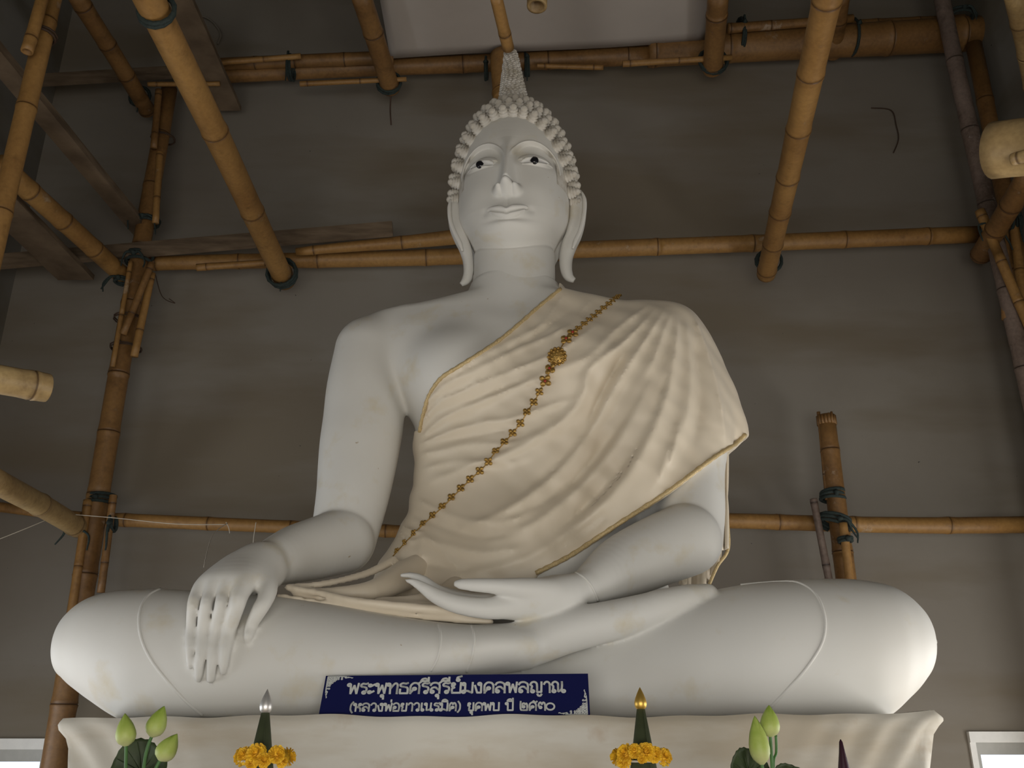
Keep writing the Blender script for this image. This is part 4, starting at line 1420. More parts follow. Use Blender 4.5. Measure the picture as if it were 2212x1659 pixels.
# folds: photo polylines (amplitude, width) laid on the draped surface, then raised along it
FOLDS = [
    ([(1452, 668), (1425, 740), (1392, 830), (1352, 920), (1300, 1000), (1230, 1075), (1150, 1135), (1060, 1170)], .020, .020),
    ([(1440, 662), (1395, 735), (1345, 810), (1290, 905), (1235, 985), (1160, 1060), (1080, 1110), (1000, 1140)], .022, .019),
    ([(1462, 680), (1455, 770), (1430, 870), (1385, 975), (1330, 1060), (1260, 1130), (1190, 1185)], .022, .022),
    ([(1478, 690), (1490, 780), (1485, 880), (1455, 975), (1410, 1050)], .016, .020),
    ([(1500, 690), (1525, 760), (1550, 850), (1568, 960)], .014, .010),
    ([(1420, 665), (1350, 740), (1275, 800), (1262, 850), (1230, 900), (1165, 945), (1090, 985), (1010, 1010), (930, 1040)], .022, .017),
    ([(1400, 660), (1330, 715), (1275, 770), (1200, 800), (1120, 830)], .013, .014),
    ([(1412, 790), (1370, 870), (1310, 960), (1240, 1040), (1150, 1100)], -.016, .016),
    ([(1445, 800), (1410, 900), (1350, 1000), (1280, 1080), (1200, 1150)], -.018, .016),
    ([(1350, 760), (1310, 830), (1265, 930), (1200, 1010), (1120, 1070)], -.016, .016),
    ([(1500, 740), (1512, 850), (1500, 960)], -.012, .018),
    ([(906, 930), (940, 880), (1000, 845), (1080, 810), (1160, 782), (1230, 745), (1290, 700)], .013, .009),
    ([(908, 945), (960, 905), (1040, 870), (1120, 835), (1190, 815)], .012, .009),
    ([(906, 962), (970, 935), (1040, 915), (1110, 905), (1180, 880), (1250, 860)], .013, .009),
    ([(918, 880), (960, 835), (1030, 800), (1110, 760), (1180, 730), (1260, 690)], .011, .009),
    ([(950, 820), (1020, 780), (1090, 745), (1150, 715), (1200, 690)], .008, .008),
    ([(905, 985), (950, 975), (1020, 960), (1100, 960), (1170, 935)], .010, .010),
    ([(912, 1015), (970, 1000), (1040, 1000), (1110, 1000), (1180, 965)], .008, .010),
    ([(906, 915), (925, 870), (955, 850)], .010, .008),
    ([(1000, 870), (1080, 840), (1140, 818)], -.008, .007),
    ([(960, 860), (1040, 822), (1120, 792)], -.008, .007),
    ([(950, 955), (1040, 938), (1110, 925)], -.008, .008),
    ([(1090, 760), (1160, 720), (1230, 670)], -.007, .008),
    ([(1215, 640), (1180, 690), (1130, 735)], .007, .009),
    ([(1280, 645), (1230, 700), (1170, 745)], .006, .009),
    ([(897, 1078), (950, 1105), (1020, 1128), (1100, 1125), (1170, 1095)], .010, .010),
    ([(885, 1105), (960, 1140), (1050, 1160), (1150, 1145)], -.008, .010),
    ([(870, 1140), (940, 1172), (1040, 1195), (1140, 1180)], .012, .013),
    ([(860, 1150), (882, 1168), (905, 1170)], .012, .007),
    ([(868, 1135), (890, 1150), (915, 1150)], .010, .006),
    ([(915, 1150), (955, 1190), (990, 1230), (1005, 1250)], .008, .008),
    ([(905, 1160), (910, 1200), (900, 1240)], .010, .012),
    ([(1000, 1240), (1080, 1225), (1170, 1190), (1250, 1130)], .010, .014),
    ([(1310, 1120), (1260, 1160), (1200, 1195)], .008, .008),
    ([(1445, 1010), (1455, 960), (1470, 900)], .008, .007),
    ([(1425, 1040), (1432, 1000), (1445, 960)], .008, .007),
    ([(880, 1210), (960, 1225), (1040, 1240)], -.008, .010),
]


def surf_xz(px, per=5, y1=4.6, default=4.05):
    out = []
    for (x, y) in catmull(px, per):
        h = K.hit(x, y, 3.2, y1)
        if h is None:
            h = W(x, y, default)
        out.append((h[0], h[2]))
    return np.array(out)


gx, gz = K.ax[0], K.ax[2]
fold = np.zeros((len(gx), len(gz)), np.float32)
GX, GZ = np.meshgrid(gx, gz, indexing='ij')


def seg_dist(P, GX, GZ):
    best = np.full(GX.shape, 9.0, np.float32); bt = np.zeros_like(best)
    n = len(P)
    for i in range(n - 1):
        a, b = P[i], P[i + 1]
        ab = b - a
        t = np.clip(((GX - a[0]) * ab[0] + (GZ - a[1]) * ab[1]) / (ab.dot(ab) + 1e-9), 0, 1)
        d = np.sqrt((GX - a[0] - t * ab[0]) ** 2 + (GZ - a[1] - t * ab[1]) ** 2)
        m = d < best
        best = np.where(m, d, best); bt = np.where(m, (i + t) / (n - 1), bt)
    return best, bt


for (pl, amp, wd) in FOLDS:
    P = surf_xz(pl, 4)
    d, t = seg_dist(P, GX, GZ)
    w = wd * (.75 + .8 * np.sin(np.pi * np.clip(t, 0, 1)))
    env = np.clip(np.minimum(t / .12, (1 - t) / .25), 0, 1)
    env = env * env * (3 - 2 * env) * .8 + .2
    fold += 1.25 * amp * np.exp(-(d / w) ** 1.6) * env
# fine crinkle running down the drape
fold += .0022 * np.sin(46 * (GX * .8 + GZ * .35) + 3 * np.sin(5 * GZ)) + .0015 * np.sin(70 * (GX * .5 + GZ * .75) + 2 * np.sin(7 * GX))
front = np.clip((4.30 - K.ax[1]) / .2, 0, 1)[None, :, None].astype(np.float32)
K.D = K.D - fold[:, None, :] * front

OUT = [(1206, 622), (1165, 655), (1125, 690), (1080, 728), (1030, 762), (985, 790), (950, 812), (930, 838), (916, 868), (908, 900), (902, 930)]
HEM = [(1612, 944), (1590, 964), (1558, 984), (1520, 1012), (1470, 1050), (1420, 1084), (1360, 1122), (1300, 1162), (1240, 1202), (1195, 1226), (1160, 1243)]
P_out = surf_xz(OUT, 5, 4.25)
P_hem = surf_xz(HEM, 5, 4.25, 4.10)
c = lambda x, y, Y=4.1: (W(x, y, Y)[0], W(x, y, Y)[2])
poly = [tuple(p) for p in P_out] + [c(899, 940), c(897, 950), c(893, 965), c(880, 1000), c(860, 1090), c(800, 1160), c(790, 1260), c(860, 1310), c(1150, 1310)] + [tuple(p) for p in P_hem[::-1]] + [c(1640, 930), c(1640, 560), c(1214, 560)]
poly = np.array(poly)
d2, _ = seg_dist(np.vstack([poly, poly[:1]]), GX, GZ)
ins = np.zeros(GX.shape, bool)
n = len(poly)
j = n - 1
for i in range(n):
    xi, zi = poly[i]; xj, zj = poly[j]
    ins ^= ((zi > GZ) != (zj > GZ)) & (GX < (xj - xi) * (GZ - zi) / (zj - zi + 1e-12) + xi)
    j = i
clip2 = np.where(ins, -d2, d2).astype(np.float32)
HULL = K.D
K.D = np.maximum(np.maximum(HULL, -(HULL + .026)), clip2[:, None, :])
V, F = K.mesh(3)
cl = mesh_obj('robe_cloth', V, F, M_ROBE)
under(cl, robe)
K.D = np.maximum(HULL, clip2[:, None, :])


def rope_on(px, r, lift, default=4.1, y1=4.5):
    pts = []
    for (x, y) in catmull(px, 6):
        h = K.hit(x, y, 3.2, y1)
        if h is None:
            h = W(x, y, default)
            nn_ = np.array([0, -1, .3])
        else:
            nn_ = K.normal(h)
        pts.append(h + nn_ * lift)
    P = np.array(pts)
    for _ in range(3):
        P[1:-1] = .25 * P[:-2] + .5 * P[1:-1] + .25 * P[2:]
    return P


sh = lambda L, dx, dy: [(x + dx, y + dy) for x, y in L]
for nm, path, r in (('gold_edging', sh(OUT, 5, 3), .0085), ('gold_edging', sh(HEM, -3, -5), .0095)):
    P = rope_on(path, r, .003)
    m = MB()
    m.tube(P, [r * (1 + .18 * math.sin(i * 2.4)) for i in range(len(P))], 8)
    o = m.build(nm, M_HEM); under(o, robe)
    o['label'] = 'gold braided edging of the robe'

# cloth hanging behind the arm, and the lap folds
def sheet(name, top, bot, nx, ny, wav, mat, yoff=0.0, thick=.012):
    A = catmull(top, 6); B = catmull(bot, 6)
    V, F = [], []
    for j in range(ny + 1):
        t = j / ny
        for i in range(nx + 1):
            s = i / nx
            a = A[min(len(A) - 1, int(round(s * (len(A) - 1))))]; b = B[min(len(B) - 1, int(round(s * (len(B) - 1))))]
            p = a + (b - a) * t
            p = p + np.array([0, wav * math.sin(s * 17 + 2 * t) * (.3 + .7 * t), .0])
            V.append(p)
    for j in range(ny):
        for i in range(nx):
            a0 = j * (nx + 1) + i
            F.append((a0, a0 + 1, a0 + nx + 2, a0 + nx + 1))
    o = mesh_obj(name, V, F, mat)
    md = o.modifiers.new('thick', 'SOLIDIFY'); md.thickness = thick; md.offset = 0
    under(o, robe)
    return o


sheet('back_drape', [W(1475, 1000, 4.36), W(1530, 985, 4.33), W(1566, 965, 4.27)], [W(1470, 1262, 4.36), W(1515, 1268, 4.33), W(1555, 1215, 4.29)], 40, 24, .016, M_ROBE)
sheet('back_drape', [W(1545, 1000, 4.22), W(1562, 975, 4.21), W(1572, 955, 4.2)], [W(1535, 1195, 4.24), W(1556, 1190, 4.23), W(1572, 1185, 4.22)], 12, 24, .01, M_ROBE)
m = MB()
m.tube(catmull([W(1566, 965, 4.26), W(1567, 1030, 4.27), W(1571, 1120, 4.28), W(1573, 1185, 4.285), W(1550, 1222, 4.28), W(1532, 1262, 4.31)], 6), .008, 7)
o = m.build('gold_edging', M_HEM); under(o, robe)
# lap cloth: a wedge spreading from the waist over the left shin
LG = Grid((-.98, 3.05, 1.88), (.30, 4.1, 2.56), .0095)
LG.chain(chain_px([(915, 1222, 3.90, 30), (868, 1246, 3.75, 32), (805, 1276, 3.59, 23), (720, 1282, 3.53, 14), (650, 1279, 3.50, 9)]), .04)
LG.chain(chain_px([(1010, 1262, 3.90, 40), (965, 1294, 3.70, 32), (900, 1306, 3.56, 22), (820, 1304, 3.52, 14)]), .06)
LG.chain(chain_px([(1090, 1290, 3.84, 36), (1040, 1312, 3.64, 24), (960, 1318, 3.54, 18)]), .05)
LG.chain(chain_px([(850, 1210, 3.80, 10), (800, 1236, 3.71, 9), (740, 1253, 3.62, 8), (680, 1264, 3.54, 8), (622, 1268, 3.49, 7)]), .014)
LG.chain(chain_px([(622, 1269, 3.485, 7), (690, 1281, 3.45, 8), (760, 1297, 3.42, 9), (840, 1307, 3.41, 10), (930, 1316, 3.42, 11), (1030, 1322, 3.47, 11)]), .010)
LG.chain(chain_px([(600, 1286, 3.47, 6), (690, 1301, 3.44, 6), (780, 1315, 3.43, 7), (880, 1329, 3.43, 7), (980, 1338, 3.45, 8), (1060, 1342, 3.46, 8)]), .010)
LG.chain(chain_px([(640, 1285, 3.50, 9), (760, 1305, 3.48, 13), (880, 1318, 3.50, 20), (1000, 1326, 3.56, 26)]), .02)
V, F = LG.mesh(2)
o = mesh_obj('lap_fold', V, F, M_ROBE); under(o, robe)
o['label'] = 'cream cloth folds spreading across the lap'

# ------------------------------------------------------------------ gold flower chain across the chest
fc = empty('flower_chain', W(1205, 775, 3.75))
tag(fc, 'long chain of small gold flowers with one round medallion crossing the cream robe', 'chain')
CH = [(1338, 642), (1300, 672), (1262, 703), (1235, 726), (1212, 752), (1200, 782), (1181, 817), (1160, 858), (1140, 890), (1110, 934), (1075, 974), (1040, 1014), (1000, 1053), (960, 1094), (920, 1130), (880, 1170), (850, 1204)]
P = rope_on(CH, .004, .006)
m = MB(); m.tube(P, .0026, 6)
o = m.build('chain_cord', M_GOLD); under(o, fc)
seglen = np.concatenate([[0], np.cumsum(np.linalg.norm(np.diff(P, axis=0), axis=1))])


def flower(c, n, r, gem, tilt, nm='gold_flower'):
    up = np.array([0, 0, 1.0]); up = up - n * up.dot(n); up /= np.linalg.norm(up)
    rt = np.cross(up, n)
    m = MB()
    for k in range(4):
        a = tilt + k * math.pi / 2
        d = math.cos(a) * rt + math.sin(a) * up
        s = np.cross(n, d)
        q = [c + d * r * t + n * .004 for t in (.15, .4, .65, .88, 1.02)]
        m.tube(q, [r * w for w in (.16, .38, .44, .30, .06)], 7, flat=.5, up=s)
    m.tube([c - n * .004, c + n * .004, c + n * .010], [r * .30, r * .30, r * .10], 8)
    o = m.build(nm, M_GOLD); under(o, fc)
    if gem:
        g = MB(); g.tube([c + n * .009, c + n * .013, c + n * .016], [r * .22, r * .20, r * .06], 8)
        q = g.build('gem', M_GEM); under(q, o)
    return o


L = seglen[-1]
s_med = None
k = int(np.argmin([abs(pp[0] - W(1204, 776, 3.75)[0]) + abs(pp[2] - W(1204, 776, 3.75)[2]) for pp in P]))
s_med = seglen[k]
s = .02
while s < L - .01:
    ds = abs(s - s_med)
    if ds > .05:
        c = np.array([np.interp(s, seglen, P[:, a]) for a in range(3)])
        nn_ = K.normal(c)
        big = ds < .16
        r = .029 if big else (.0185 if s < s_med else .0205)
        u = s / L
        if u > .82:
            r *= 1 - (u - .82) * 1.8
        flower(c + nn_ * .003, nn_, r, big, math.radians(48))
    s += .046 if s < s_med - .1 else .055
c = P[k]; nn_ = K.normal(c)
m = MB()
up = np.array([0, 0, 1.0]); up = up - nn_ * up.dot(nn_); up /= np.linalg.norm(up); rt = np.cross(up, nn_)
Mx = Matrix(((rt[0], up[0], nn_[0], c[0]), (rt[1], up[1], nn_[1], c[1]), (rt[2], up[2], nn_[2], c[2]), (0, 0, 0, 1)))
m.lathe([(.040, -.002), (.040, .004), (.030, .010), (.018, .012), (.002, .015)], 24, Mx)
for ring_, cnt in ((.037, 14), (.024, 9), (.010, 4)):
    for i in range(cnt):
        a = 2 * math.pi * i / cnt
        q = c + rt * ring_ * math.cos(a) + up * ring_ * math.sin(a)
        m.tube([q + nn_ * .002, q + nn_ * .010, q + nn_ * .016], [.0075, .0075, .002], 6)
o = m.build('round_medallion', M_GOLD); under(o, fc)

# ------------------------------------------------------------------ altar and its cloth
box_obj('altar_plinth', [((-1.36, 3.26, 0), (1.30, 4.78, ZT - .012))], M_PLINTH)
tag(bpy.data.objects['altar_plinth'], 'plaster altar block hidden under the stained white cloth', 'altar')
YF = 3.15
xL, xR = W(142, 1560, YF)[0], W(2012, 1545, YF)[0]
per = []
for i in range(60): per.append((xL, 4.85 - (4.85 - YF) * i / 60, 'l'))
for i in range(220): per.append((xL + (xR - xL) * i / 220, YF, 'f'))
for i in range(61): per.append((xR, YF + (4.85 - YF) * i / 60, 'r'))
rg = random.Random(4)
cxm, cym = (xL + xR) / 2, 4.0
V, F = [], []
levels = [0, .006, .012, .02, .035, .06, .09, .12, .16, .2, .25, .3, .4, .55, .75, 1.0, 1.3, ZT - .02]
tops = []
for li, dz in enumerate(levels):
    for (x, y, sd) in per:
        u = (x - xL) / (xR - xL)
        wob = .006 * math.sin(9 * x + 1) + .004 * math.sin(23 * x + 2)
        ztop = ZT + .004 + wob * .6 - .012 * math.exp(-((x - xL) / .25) ** 2) + (.012 * max(0, u - .78) / .2 if sd == 'f' else 0)
        cl_ = math.hypot(x - xL, y - YF); cr_ = math.hypot(x - xR, y - YF)
        corner = math.exp(-(cl_ / .10) ** 2) - 0
        corner2 = math.exp(-(cr_ / .10) ** 2)
        pinch = min(1, dz / .05)
        ox = -.024 * corner * math.exp(-((dz - .028) / .03) ** 2) + .05 * min(1, dz / .2) * math.exp(-(cl_ / .5) ** 2) * pinch
        ox += .030 * corner2 * math.exp(-((dz - .012) / .025) ** 2) - .05 * min(1, dz / .2) * math.exp(-(cr_ / .5) ** 2) * pinch
        fold_ = (.0022 * math.sin(17 * (x + .6 * dz) + 2 * math.sin(3 * x)) + .004 * math.sin(5 * x - 3 * dz)) * min(1, dz / .15)
        cf = (.013) * math.sin(55 * (cl_ - .5 * dz)) * math.exp(-(cl_ / .3) ** 2) * min(1, dz / .06) + .013 * math.sin(55 * (cr_ - .5 * dz)) * math.exp(-(cr_ / .3) ** 2) * min(1, dz / .06)
        rim = .012 * math.sin(min(1, dz / .03) * math.pi * .5)
        yy = y + (-(fold_ + cf + rim) if sd == 'f' else 0)
        xx = x + ox + ((-(fold_) - rim) if sd == 'l' else (fold_ + rim) if sd == 'r' else 0)
        V.append((xx, yy, ztop - dz))
n = len(per)
for li in range(len(levels) - 1):
    for i in range(n - 1):
        F.append((li * n + i, li * n + n + i, li * n + n + i + 1, li * n + i + 1))
# top sheet
b0 = len(V)
nx_, ny_ = 80, 20
for j in range(ny_ + 1):
    for i in range(nx_ + 1):
        x = xL + (xR - xL) * i / nx_; y = YF + (4.85 - YF) * j / ny_
        ed = max(0, 1 - j / 2)
        wob = .006 * math.sin(9 * x + 1) + .004 * math.sin(23 * x + 2)
        u = i / nx_
        V.append((x, y, ZT - .002 * (1 - ed) - .012 * math.exp(-((x - xL) / .25) ** 2) + ed * (.004 + wob * .6 + .012 * max(0, u - .78) / .2)))
for j in range(ny_):
    for i in range(nx_):
        a0 = b0 + j * (nx_ + 1) + i
        F.append((a0, a0 + 1, a0 + nx_ + 2, a0 + nx_ + 1))
ac = mesh_obj('altar_cloth', V, F, M_ALTAR)
tag(ac, 'stained white cloth covering the altar under the statue', 'cloth')

# ------------------------------------------------------------------ blue name sign
sign = empty('name_sign', W(980, 1548, 3.17))
tag(sign, 'dark blue name board with white lettering standing on the altar against the shins', 'sign')
BL, BR = W(687, 1553, 3.165), W(1275, 1550, 3.165)
TL, TR = W(704, 1460, 3.235), W(1270, 1455, 3.235)


def SG(u, v, off=0.0):
    p = (BL * (1 - u) + BR * u) * (1 - v) + (TL * (1 - u) + TR * u) * v
    nrm_ = np.cross(BR - BL, TL - BL); nrm_ /= np.linalg.norm(nrm_)
    if nrm_[1] > 0: nrm_ = -nrm_
    return p + nrm_ * off


m = MB()
q0 = [SG(0, 0), SG(1, 0), SG(1, 1), SG(0, 1)]
q1 = [SG(0, 0, -.008), SG(1, 0, -.008), SG(1, 1, -.008), SG(0, 1, -.008)]
m.add(q0 + q1, [(0, 1, 2, 3), (7, 6, 5, 4), (0, 4, 5, 1), (1, 5, 6, 2), (2, 6, 7, 3), (3, 7, 4, 0)])
o = m.build('board', M_SIGN, None, False); under(o, sign)

# strokes of the lettering (looped letter forms, x-height 1)
def circ(cx, cy, r, n=10):
    return [(cx + r * math.cos(2 * math.pi * i / n), cy + r * math.sin(2 * math.pi * i / n)) for i in range(n + 1)]


KH = [circ(.40, .44, .11), ('s', [(.12, 0), (.15, .10), (.24, .22), (.31, .36)]), ('s', [(.13, 0), (.10, .40), (.13, .75), (.28, .95), (.44, .99), (.62, .92), (.73, .72), (.74, .40), (.74, 0)])]
LO = [circ(.20, .15, .11), ('s', [(.10, .20), (.10, .38), (.22, .53), (.40, .56), (.54, .44), (.70, .28)]), ('s', [(.05, .74), (.16, .93), (.38, 1.0), (.58, .92), (.70, .72), (.71, 0)])]
GLY = {
    'pho': (.84, [circ(.10, .85, .11), [(.21, .85), (.26, .03), (.47, .80), (.68, .03), (.76, 1.0)]]),
    'ro': (.62, [circ(.36, .13, .11), ('s', [(.46, .16), (.52, .36), (.50, .55), (.34, .64), (.14, .70), (.11, .84), (.24, .96), (.44, .93), (.60, 1.0)])]),
    'a': (.52, [circ(.14, .78, .10), [(.22, .72), (.45, .88)], circ(.14, .16, .10), [(.22, .10), (.45, .26)]]),
    'u': (0, [circ(-.30, -.20, .085), [(-.21, -.20), (-.20, -.50)]]),
    'tho': (.82, [circ(.10, .85, .11), [(.21, .85), (.24, 0)], ('s', [(.24, .45), (.42, .80), (.58, .97), (.72, .85), (.73, .5), (.73, 0)])]),
    'tho2': (.74, [('s', [(.66, 1.0), (.50, .94), (.28, .97), (.12, .86), (.16, .70), (.38, .64), (.60, .56), (.66, .40)]), [(.66, .42), (.66, .03), (.12, .03), (.12, .42)]]),
    'so': (.86, KH + [[(.62, .90), (.84, 1.10)]]),
    'ii': (0, [('s', [(-.66, 1.16), (-.56, 1.34), (-.36, 1.40), (-.18, 1.28), (-.12, 1.16)]), [(-.66, 1.16), (-.12, 1.16)], [(-.12, 1.14), (-.12, 1.52)]]),
    'i': (0, [('s', [(-.66, 1.16), (-.56, 1.34), (-.36, 1.40), (-.18, 1.28), (-.12, 1.16)]), [(-.66, 1.16), (-.12, 1.16)]]),
    'so2': (.86, LO + [[(.60, .90), (.82, 1.10)]]),
    'yo': (.82, [circ(.20, .84, .11), ('s', [(.10, .78), (.12, .62), (.28, .54), (.14, .44), (.11, .28), (.14, .04)]), [(.13, .04), (.72, .04), (.73, 1.0)]]),
    'kar': (0, [circ(-.30, 1.24, .10), ('s', [(-.38, 1.32), (-.34, 1.48), (-.16, 1.56), (-.04, 1.60)])]),
    'mo': (.86, [circ(.12, .85, .11), [(.23, .85), (.23, .20)], circ(.13, .13, .11), ('s', [(.22, .20), (.42, .20), (.60, .10), (.74, .03)]), [(.74, .03), (.76, 1.0)]]),
    'ngo': (.64, [circ(.40, .85, .11), [(.51, .85), (.51, .04), (.24, .04), (.06, .72)]]),
    'kho': (.84, KH),
    'lo': (.82, LO),
    'yo2': (.98, [('s', [(.05, .74), (.16, .94), (.34, 1.0), (.50, .88), (.54, .60), (.54, .08)]), circ(.22, .13, .11), ('s', [(.05, .74), (.18, .60), (.14, .40), (.12, .18)]), [(.54, .06), (.84, .06), (.86, 1.0)],
                  ('s', [(.56, -.12), (.62, -.26), (.76, -.28), (.86, -.14)])]),
    'aa': (.56, [('s', [(.05, .76), (.15, .95), (.30, 1.0), (.44, .86), (.46, .60), (.46, 0)])]),
    'no2': (1.0, [('s', [(.05, .74), (.16, .94), (.32, 1.0), (.48, .86), (.50, .60), (.50, .12)]), circ(.20, .13, .11), ('s', [(.05, .74), (.16, .56), (.12, .20)]), ('s', [(.50, .10), (.62, .16), (.74, .30), (.78, .60), (.78, 1.0)]), circ(.88, .13, .11)]),
    '(': (.40, [('s', [(.32, 1.18), (.14, .85), (.10, .50), (.14, .15), (.32, -.18)])]),
    ')': (.44, [('s', [(.08, 1.18), (.26, .85), (.30, .50), (.26, .15), (.08, -.18)])]),
    'ho': (.80, [circ(.10, .85, .11), [(.21, .85), (.22, 0)], ('s', [(.23, .40), (.42, .56), (.54, .74)]), circ(.60, .84, .11), ('s', [(.42, .56), (.62, .40), (.68, .2), (.68, 0)])]),
    'wo': (.68, [('s', [(.06, .76), (.18, .95), (.36, 1.0), (.52, .86), (.56, .60), (.54, .2)]), circ(.44, .13, .11)]),
    'ek': (0, [[(-.16, 1.14), (-.16, 1.42)]]),
    'o': (.78, [circ(.24, .46, .11), ('s', [(.13, .42), (.12, .20), (.13, .03)]), [(.13, .03), (.64, .03)], ('s', [(.64, .03), (.68, .50), (.60, .85), (.38, 1.0), (.18, .93), (.08, .78)])]),
    'khoo': (.72, [circ(.20, .85, .10), ('s', [(.10, .80), (.10, .62), (.24, .52), (.20, .30), (.20, .04)]), [(.20, .04), (.60, .04), (.61, 1.0)]]),
    'e': (.42, [circ(.24, .13, .11), [(.13, .13), (.13, 1.0)]]),
    'no': (.86, [circ(.10, .85, .11), [(.21, .85), (.21, .10)], ('s', [(.21, .10), (.40, .14), (.56, .26)]), [(.62, 1.0), (.60, .20)], circ(.70, .13, .11)]),
    'to': (.84, [circ(.40, .42, .11), ('s', [(.12, 0), (.15, .10), (.24, .22), (.31, .36)]), ('s', [(.13, 0), (.10, .40), (.12, .75), (.24, .97), (.36, .95), (.43, .80), (.50, .95), (.62, .95), (.72, .72), (.73, .40), (.73, 0)])]),
    'do': (.84, KH),
    'bo': (.82, [circ(.10, .85, .11), [(.21, .85), (.21, .04), (.70, .04), (.71, 1.0)]]),
    'po': (.82, [circ(.10, .85, .11), [(.21, .85), (.21, .04), (.70, .04), (.71, 1.38)]]),
    ' ': (.55, []),
    '2': (.86, [('s', [(.10, 1.12), (.08, .60), (.12, .12), (.30, .04), (.72, .04)]), ('s', [(.72, .04), (.74, .60), (.66, .86), (.54, .74), (.44, .88), (.30, .84), (.27, .60)]), circ(.38, .44, .11)]),
    '5': (.90, KH + [('s', [(.40, .99), (.52, 1.14), (.66, .98), (.86, 1.12)])]),
    '3': (.84, [circ(.28, .36, .11), ('s', [(.17, .36), (.10, .60), (.16, .88), (.30, .97), (.42, .74), (.54, .97), (.68, .88), (.73, .60), (.73, 0)])]),
    '0': (.86, [circ(.40, .46, .40, 24)]),
}
ROW1 = 'pho ro a pho u tho tho2 so ro ii so2 u ro ii yo kar mo ngo kho lo pho lo yo2 aa no2'.split()
ROW2 = '( ho lo wo ngo pho ek o khoo aa wo e no ro mo i to ) _ khoo u do pho bo _ po ii _ 2 5 3 0'.replace('_', 'SP').split()


def lettering(row, u0, u1, v0, vh, wd, xs):
    tot = sum(GLY[' ' if g == 'SP' else g][0] for g in row)
    sc = (u1 - u0) / tot
    m = MB()
    pen = 0
    for g in row:
        w, strokes = GLY[' ' if g == 'SP' else g]
        for st in strokes:
            pts = st
            if isinstance(st, tuple) and st[0] == 's':
                pts = [tuple(p) for p in catmull(st[1], 5)]
            P = np.array([SG(u0 + (pen + p[0]) * sc, v0 + p[1] * vh, .0012) for p in pts])
            # flat ribbon with round-ish joints
            n = len(P)
            N0 = SG(.5, .5, 1) - SG(.5, .5, 0)
            T_ = np.gradient(P, axis=0)
            for i in range(n - 1):
                d = P[i + 1] - P[i]
                d = d / (np.linalg.norm(d) + 1e-9)
                s = np.cross(N0, d) * wd * .5
                e = d * wd * .22
                m.add([P[i] - e - s, P[i + 1] + e - s, P[i + 1] + e + s, P[i] - e + s], [(0, 1, 2, 3)])
        pen += w
    return m


def to_uv(px, py):
    # photo point on the board -> board coordinates, found on the tilted plane itself
    nrm_ = SG(.5, .5, 1) - SG(.5, .5, 0)
    d = ray(px, py); o_ = np.array([0, 0, EYE])
    t = (BL - o_).dot(nrm_) / d.dot(nrm_)
    q = o_ + d * t
    v = (q - BL).dot(TL - BL) / (TL - BL).dot(TL - BL)
    for _ in range(6):
        a, b = BL * (1 - v) + TL * v, BR * (1 - v) + TR * v
        u = (q - a).dot(b - a) / (b - a).dot(b - a)
        l, r_ = BL * (1 - u) + BR * u, TL * (1 - u) + TR * u
        v = (q - l).dot(r_ - l) / (r_ - l).dot(r_ - l)
    return u, v


ua, va = to_uv(749, 1499); ub, vb = to_uv(1221, 1497); _, vt = to_uv(985, 1475)
m = lettering(ROW1, ua, ub, (va + vb) / 2, vt - (va + vb) / 2, .0070, None)
o = m.build('lettering', M_LETTER, None, False); under(o, sign); o['label'] = 'large white first line of lettering'
ua, va = to_uv(754, 1536); ub, vb = to_uv(1199, 1536); _, vt = to_uv(985, 1518.5)
m = lettering(ROW2, ua, ub, (va + vb) / 2, vt - (va + vb) / 2, .0058, None)
o = m.build('lettering', M_LETTER, None, False); under(o, sign); o['label'] = 'smaller white second line of lettering'


def corner_flourish(u0, v0, du, dv, su, sv):
    """Triangular corner of curling leaf strokes; su, sv point inwards."""
    m = MB()
    N0 = SG(.5, .5, 1) - SG(.5, .5, 0)
    rgc = random.Random(3)
    strokes = []
    for arm in (0, 1):
        for k in range(7):
            t = k / 7.0
            w = (1 - t) ** 1.1
            for j in range(max(1, int(4.4 * w + .6))):
                a0, b0 = t * .95 + .02, .095 * j + .02
                cp = []
                turns = 1.15
                rr = .058 * (0.5 + .6 * w)
                for i in range(13):
                    an = i / 12 * turns * 2 * math.pi + rgc.random() * .1 + k
                    r_ = rr * (1 - i / 15)
                    cp.append((a0 + r_ * 1.2 * math.cos(an) + .02, (b0 + .03) + r_ * math.sin(an)))
                strokes.append([(p if arm == 0 else (p[1], p[0])) for p in cp])
        tail = [(.72, .10), (.84, .07), (.93, .06), (1.0, .10), (1.03, .07)]
        strokes.append([(p if arm == 0 else (p[1], p[0])) for p in tail])
        edge = [(.02, .015), (.3, .012), (.6, .015), (.8, .03)]
        strokes.append([(p if arm == 0 else (p[1], p[0])) for p in edge])
    for st in strokes:
        P = np.array([SG(u0 + su * du * max(.01, p[0]), v0 + sv * dv * max(.01, p[1]), .0012) for p in st])
        for i in range(len(P) - 1):
            d = P[i + 1] - P[i]; d = d / (np.linalg.norm(d) + 1e-9)
            s = np.cross(N0, d) * .0015
            m.add([P[i] - s, P[i + 1] - s, P[i + 1] + s, P[i] + s], [(0, 1, 2, 3)])
    o = m.build('corner_flourish', M_LETTER, None, False); under(o, sign)


corner_flourish(.008, .985, .094, .50, 1, -1)
corner_flourish(.992, .055, .105, .55, -1, 1)

